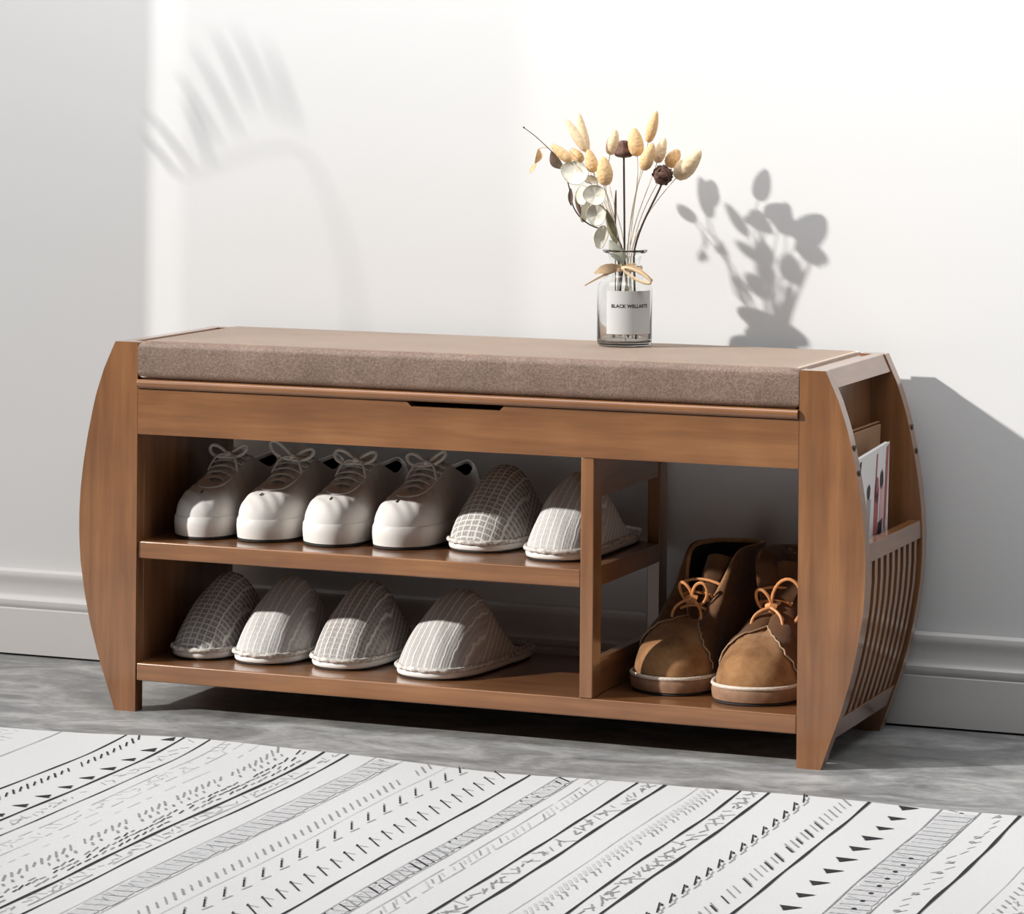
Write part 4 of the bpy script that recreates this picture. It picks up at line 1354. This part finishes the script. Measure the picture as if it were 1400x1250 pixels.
    def brackets(x, wd, pitch, mi=1):
        for y in rng(pitch):
            seg(x - wd / 2, y, x + wd / 2, y - 0.003, 0.0022, mi)
            seg(x + wd / 2, y - 0.003, x + wd / 2 - 0.003, y - pitch * 0.7, 0.0016, mi)
            seg(x - wd / 2, y, x - wd / 2 + 0.004, y - pitch * 0.35, 0.0014, mi)

    # -- from the bench's dark end towards the pocket end
    for x in (-0.47, -0.33): line(x, 0.003); row(x + 0.045, 0.02, 4, 8, mi=2); line(x + 0.09, 0.0015, 2); scribble(x + 0.12, 0.016, 0.012)
    line(-0.13, 0.0012, 3, brk=.2); scribble(-0.07, 0.03, 0.02, mi=3)
    line(-0.012, 0.0014, 2, brk=.15)
    line(0.078, 0.0030)
    row(0.1000, 0.0170, 3, 6, w=0.0022, drop=.1, alt=(-1, 6))
    arrows(0.1415, 0.0545, 25, 4.2, -1, y0=-0.188)
    line(0.1585, 0.0040)
    scribble(0.177, 0.012, 0.016, n=2, mi=2, drop=.5); line(0.1945, 0.0022)
    line(0.215, 0.0014, 3, brk=.2); scribble(0.226, 0.020, 0.016, mi=3, n=2); line(0.240, 0.0012, 3, brk=.3)
    line(0.262, 0.0010, 3, brk=.5)
    row(0.292, 0.0165, 3, 6.5, w=0.0021, mi=2, drop=.12, alt=(-1, 6.5)); row(0.306, 0.0200, 2, 3, w=0.0026, mi=2, drop=.3)
    for xx, pz in ((0.3200, 0.018), (0.3280, 0.015), (0.3370, 0.019)):
        for y in rng(pz):
            if rnd.random() < .22: continue
            stroke(xx + rnd.uniform(-.001, .001), y, 6.5 * rnd.uniform(.6, 1.2), -4 * rnd.uniform(.6, 1.3), 0.0017, 1 if rnd.random() < .55 else 2)
    line(0.3490, 0.0048)
    scribble(0.3610, 0.010, 0.016, n=2, mi=2, drop=.4); line(0.3700, 0.0014, 2, brk=.35)
    line(0.3810, 0.0030)
    band(0.4180, 0.4520, 3, drop=.0, pitch=.02)
    for y in rng(0.021):
        for k in range(2):
            if rnd.random() < .3: continue
            stroke(0.435 + rnd.uniform(-.008, .010), y, rnd.uniform(7, 13), rnd.uniform(0, 5), 0.0016, 2)
    line(0.4165, 0.0010, 2); line(0.4535, 0.0010, 2)
    row(0.4920, 0.0200, 5.5, 8, w=0.0020, mi=2, drop=.06); line(0.5105, 0.0009, 3)
    for y in rng(0.0475):
        for k in range(4): dot(0.5230 + 0.0042 * k, y - 0.004 + 0.0098 * (k - 1.5) * -1 + 0.012, 1.5, 1.5, 1 if k else 2)
        stroke(0.5420, y - 0.012, 12, -5, 0.0014, 2)
    for y in rng(0.0355):
        stroke(0.5850, y, 13, 10, 0.0020, 1)
        a0, b0 = pv(-6.5, -5); a1, b1 = pv(8, -3)
        seg(0.5850 + a0, y + b0, 0.5850 + a1, y + b1, 0.0013, 2)
        dot(0.5850 + a0, y + b0, 1.8, 1.4, 1)
    line(0.6190, 0.0036)
    band(0.6560, 0.6790, 3, drop=0.0, pitch=.02); line(0.6550, 0.0012, 2); line(0.6800, 0.0012, 2)
    k = 0
    for y in rng(0.0190):
        k += 1
        stroke(0.6675, y, 15, 8, 0.0034 if k % 3 else 0.0022, 2 if (k // 3) % 2 else 1)
        if k % 2: stroke(0.6600, y - .006, 9, -3, 0.0016, 2)
    line(0.6980, 0.0010, 2, brk=.1); line(0.7170, 0.0010, 2, brk=.1)
    for y in rng(0.0160):
        if rnd.random() < .2: continue
        stroke(0.7080 + rnd.uniform(-.003, .003), y, rnd.uniform(2, 6), rnd.uniform(4, 8), 0.0014, 3 if rnd.random() < .6 else 2)
    line(0.7540, 0.0038)
    scribble(0.7700, 0.012, 0.020, w=0.0016, n=2, drop=.3); row(0.7700, 0.026, 2, 7, w=0.0022, mi=2, drop=.4)
    line(0.7870, 0.0046)
    row(0.8420, 0.0150, 4, 7, mi=3, w=.003); row(0.8530, 0.0150, 3, 5, mi=2, w=.0016, drop=.35); line(0.8270, 0.0012, 3)
    line(0.8800, 0.0038)
    scribble(0.8970, 0.014, 0.022, w=0.0017, n=2, drop=.3); row(0.8970, 0.03, 2, 8, w=0.0024, mi=2, drop=.3)
    line(0.9140, 0.0046)
    for y in rng(0.0420):
        stroke(0.9600, y, -4, 12, 0.0018, 1); dot(0.9620, y - 0.006, 1.6, 1.6, 1); dot(0.9600, y + 0.012, 1.8, 1.5, 1)
        stroke(0.9690, y - 0.024, -9, 6, 0.0013, 2); stroke(0.9660, y - 0.004, 4, -5, 0.0013, 2)
    row(1.0100, 0.0200, 9.5, 10.5, w=0.0020, mi=2, drop=.06); row(1.0120, 0.0400, 9, 10, w=0.0022, mi=1, drop=.3, y0=Y1 - .02)
    line(1.0350, 0.0040)
    arrows(1.0830, 0.0550, 27, 6.2, 1, y0=-0.184)
    band(1.1200, 1.1620, 3, drop=0.0, pitch=.02); line(1.1190, 0.0020, 2); line(1.1630, 0.0020, 2)
    for y in rng(0.0340):
        dot(1.1440, y, 3.6, 1.5, 1); stroke(1.1320, y + .010, 12, 3, 0.0018, 2); stroke(1.1480, y - .012, 12, 2.5, 0.0014, 2)
    for y in rng(0.026):
        stroke(1.1880 + rnd.uniform(-.008, .004), y, rnd.uniform(8, 16), rnd.uniform(-6, -2), 0.0016, 3)
        if rnd.random() < .3: dot(1.186, y, 5, 1.5, 2)
    line(1.2090, 0.0044)
    row(1.2800, 0.0200, 5, 4.5, mi=2, w=.003, drop=.1); line(1.2620, 0.0012, 3); scribble(1.300, 0.02, 0.02, mi=2)
    for x in (1.33, 1.47, 1.60): line(x, 0.0036); row(x + 0.045, 0.022, 5, 8, mi=2); line(x + 0.09, 0.0018, 2)
    W_ = plain('white_woven_rug', (0.50, 0.50, 0.50), 0.95, 0.1, noise=0.04, nscale=500, bmp=0.25)
    K_ = plain('black_rug_yarn', (0.028, 0.028, 0.030), 0.9, 0.1, noise=0.5, nscale=300)
    G_ = plain('grey_rug_yarn', (0.22, 0.22, 0.225), 0.9, 0.1, noise=0.5, nscale=300)
    P_ = plain('pale_grey_rug_yarn', (0.42, 0.42, 0.425), 0.9, 0.1, noise=0.12, nscale=200)
    return mb.build('patterned_rug', [W_, K_, G_, P_], smooth=True, sharp=60)


tag(rug(), 'white woven rug with black and grey stripes on the concrete floor before the bench', 'rug')

# ------------------------------------------------------------------ beside the bench, out of the frame: added sheer panels that dim the sun, palm that dapples it
def sheer(name, alpha):
    m, nt, b = new_mat(name, 0.9, 0.1)
    b.inputs['Base Color'].default_value = (0.85, 0.85, 0.84, 1)
    b.inputs['Alpha'].default_value = alpha
    return m


def shade_panel(y0, y1, alpha, label, folds):  # added unseen sheet that partly blocks the sun on wall and floor
    mb = MB(); n = 90
    rows = []
    for j in range(9):
        z = lerp(0.02, 2.35, j / 8)
        rows.append([(-0.56 + 0.0035 * math.sin(folds * 2 * PI * i / n) + 0.001 * math.sin(7 * z), lerp(y0, y1, i / n), z) for i in range(n + 1)])
    mb.grid(rows)
    o = mb.build('sheer_shade_panel', sheer('sun_dimming_sheer', alpha))
    tag(o, label, 'shade_panel')


shade_panel(0.030, 0.300, 0.52, 'narrow unseen sheer white panel nearest the wall, added to dim the sun', 3)
shade_panel(-0.372, -0.006, 0.16, 'wider thin unseen sheer white panel further from the wall, added to dim the sun', 3)

palm = thing('potted_palm', 'potted palm with long green fronds standing by the added sheer panels', 'plant', (-0.98, -0.52, 0))
PALM = plain('green_palm_leaf', (0.07, 0.16, 0.05), 0.6, 0.4)
POT = plain('terracotta_pot', (0.45, 0.20, 0.11), 0.8, 0.3)
mb = MB(); mb.grid(lathe([(0.001, 0.0), (0.10, 0.0), (0.14, 0.26), (0.155, 0.26), (0.155, 0.30), (0.135, 0.30), (0.13, 0.27), (0.001, 0.26)]), closed_u=True)
mb.build('pot', POT, palm, sharp=40)
PO = Vector((-0.98, -0.52, 0))


def frond(tip, rise, label_name='frond', leaf=0.20, nleaf=13):
    mb = MB()
    p0 = Vector((0, 0, 0.27)); p3 = Vector(tip) - PO
    pts = bez(p0, Vector((p3.x * 0.1, p3.y * 0.1, rise * 0.8)), Vector((p3.x * 0.55, p3.y * 0.55, rise)), p3, 26)
    mb.tube(pts, lambda t: lerp(0.005, 0.0015, t), seg=6)
    for i in range(nleaf):
        k = 10 + int(i * 15 / nleaf)
        p = pts[k]; t = (pts[min(25, k + 1)] - pts[k - 1]).normalized()
        for sd in (-1, 1):
            s_ = t.cross(Vector((0, 0, 1))).normalized() * sd
            e = p + (t * 0.75 + s_ * 0.55 + Vector((0, 0, -0.35))).normalized() * leaf * (1 - 0.5 * i / nleaf)
            blade(mb, p, e, 0.016, bend=(0, 0, 0.01), side=(0.2, 0.2, 1), fold=0.3)
    mb.build(label_name, PALM, palm, sharp=80)


mb = MB()
rib = [Vector(p) - PO for p in catmull([(-0.98, -0.52, 0.27), (-0.90, -0.45, 0.80), (-0.75, -0.33, 1.08), (-0.63, -0.20, 1.155), (-0.60, -0.13, 1.115), (-0.60, -0.075, 1.045), (-0.60, -0.03, 0.985)], 40, closed=False)]
mb.tube(rib, lambda t: lerp(0.0018, 0.0006, t), seg=6)
for (ya, za), (yb, zb) in (((-0.075, 1.07), (-0.026, 1.134)), ((-0.099, 1.102), (-0.043, 1.185)), ((-0.111, 1.143), (-0.066, 1.230)), ((-0.139, 1.157), (-0.090, 1.256)), ((-0.067, 1.033), (-0.034, 1.105)),
                           ((-0.045, 1.010), (0.007, 1.049)), ((-0.030, 0.985), (0.012, 1.012)), ((-0.16, 1.165), (-0.125, 1.265))):
    blade(mb, Vector((-0.60, ya, za)) - PO, Vector((-0.60, yb, zb)) - PO, 0.009, bend=(0.004, 0, 0), side=(0.15, 0.8, -0.5), fold=0.25)
mb.build('frond', PALM, palm, sharp=80)
frond((-1.32, -0.62, 0.36), 0.62, leaf=0.15)
frond((-1.05, -0.86, 0.34), 0.60, leaf=0.15)

ROD = plain('brushed_steel_rod', (0.55, 0.55, 0.56), 0.35, 0.6)
mb = MB(); mb.tube([(-0.56, WY - 0.002, 2.365), (-0.56, -0.46, 2.365)], 0.010, seg=16)
mb.tube([(-0.56, WY - 0.0005, 2.365), (-0.56, WY - 0.010, 2.365)], 0.028, seg=20)
tag(mb.build('panel_rod', ROD), 'steel rod on the wall holding the added sheer panels', 'curtain rod')
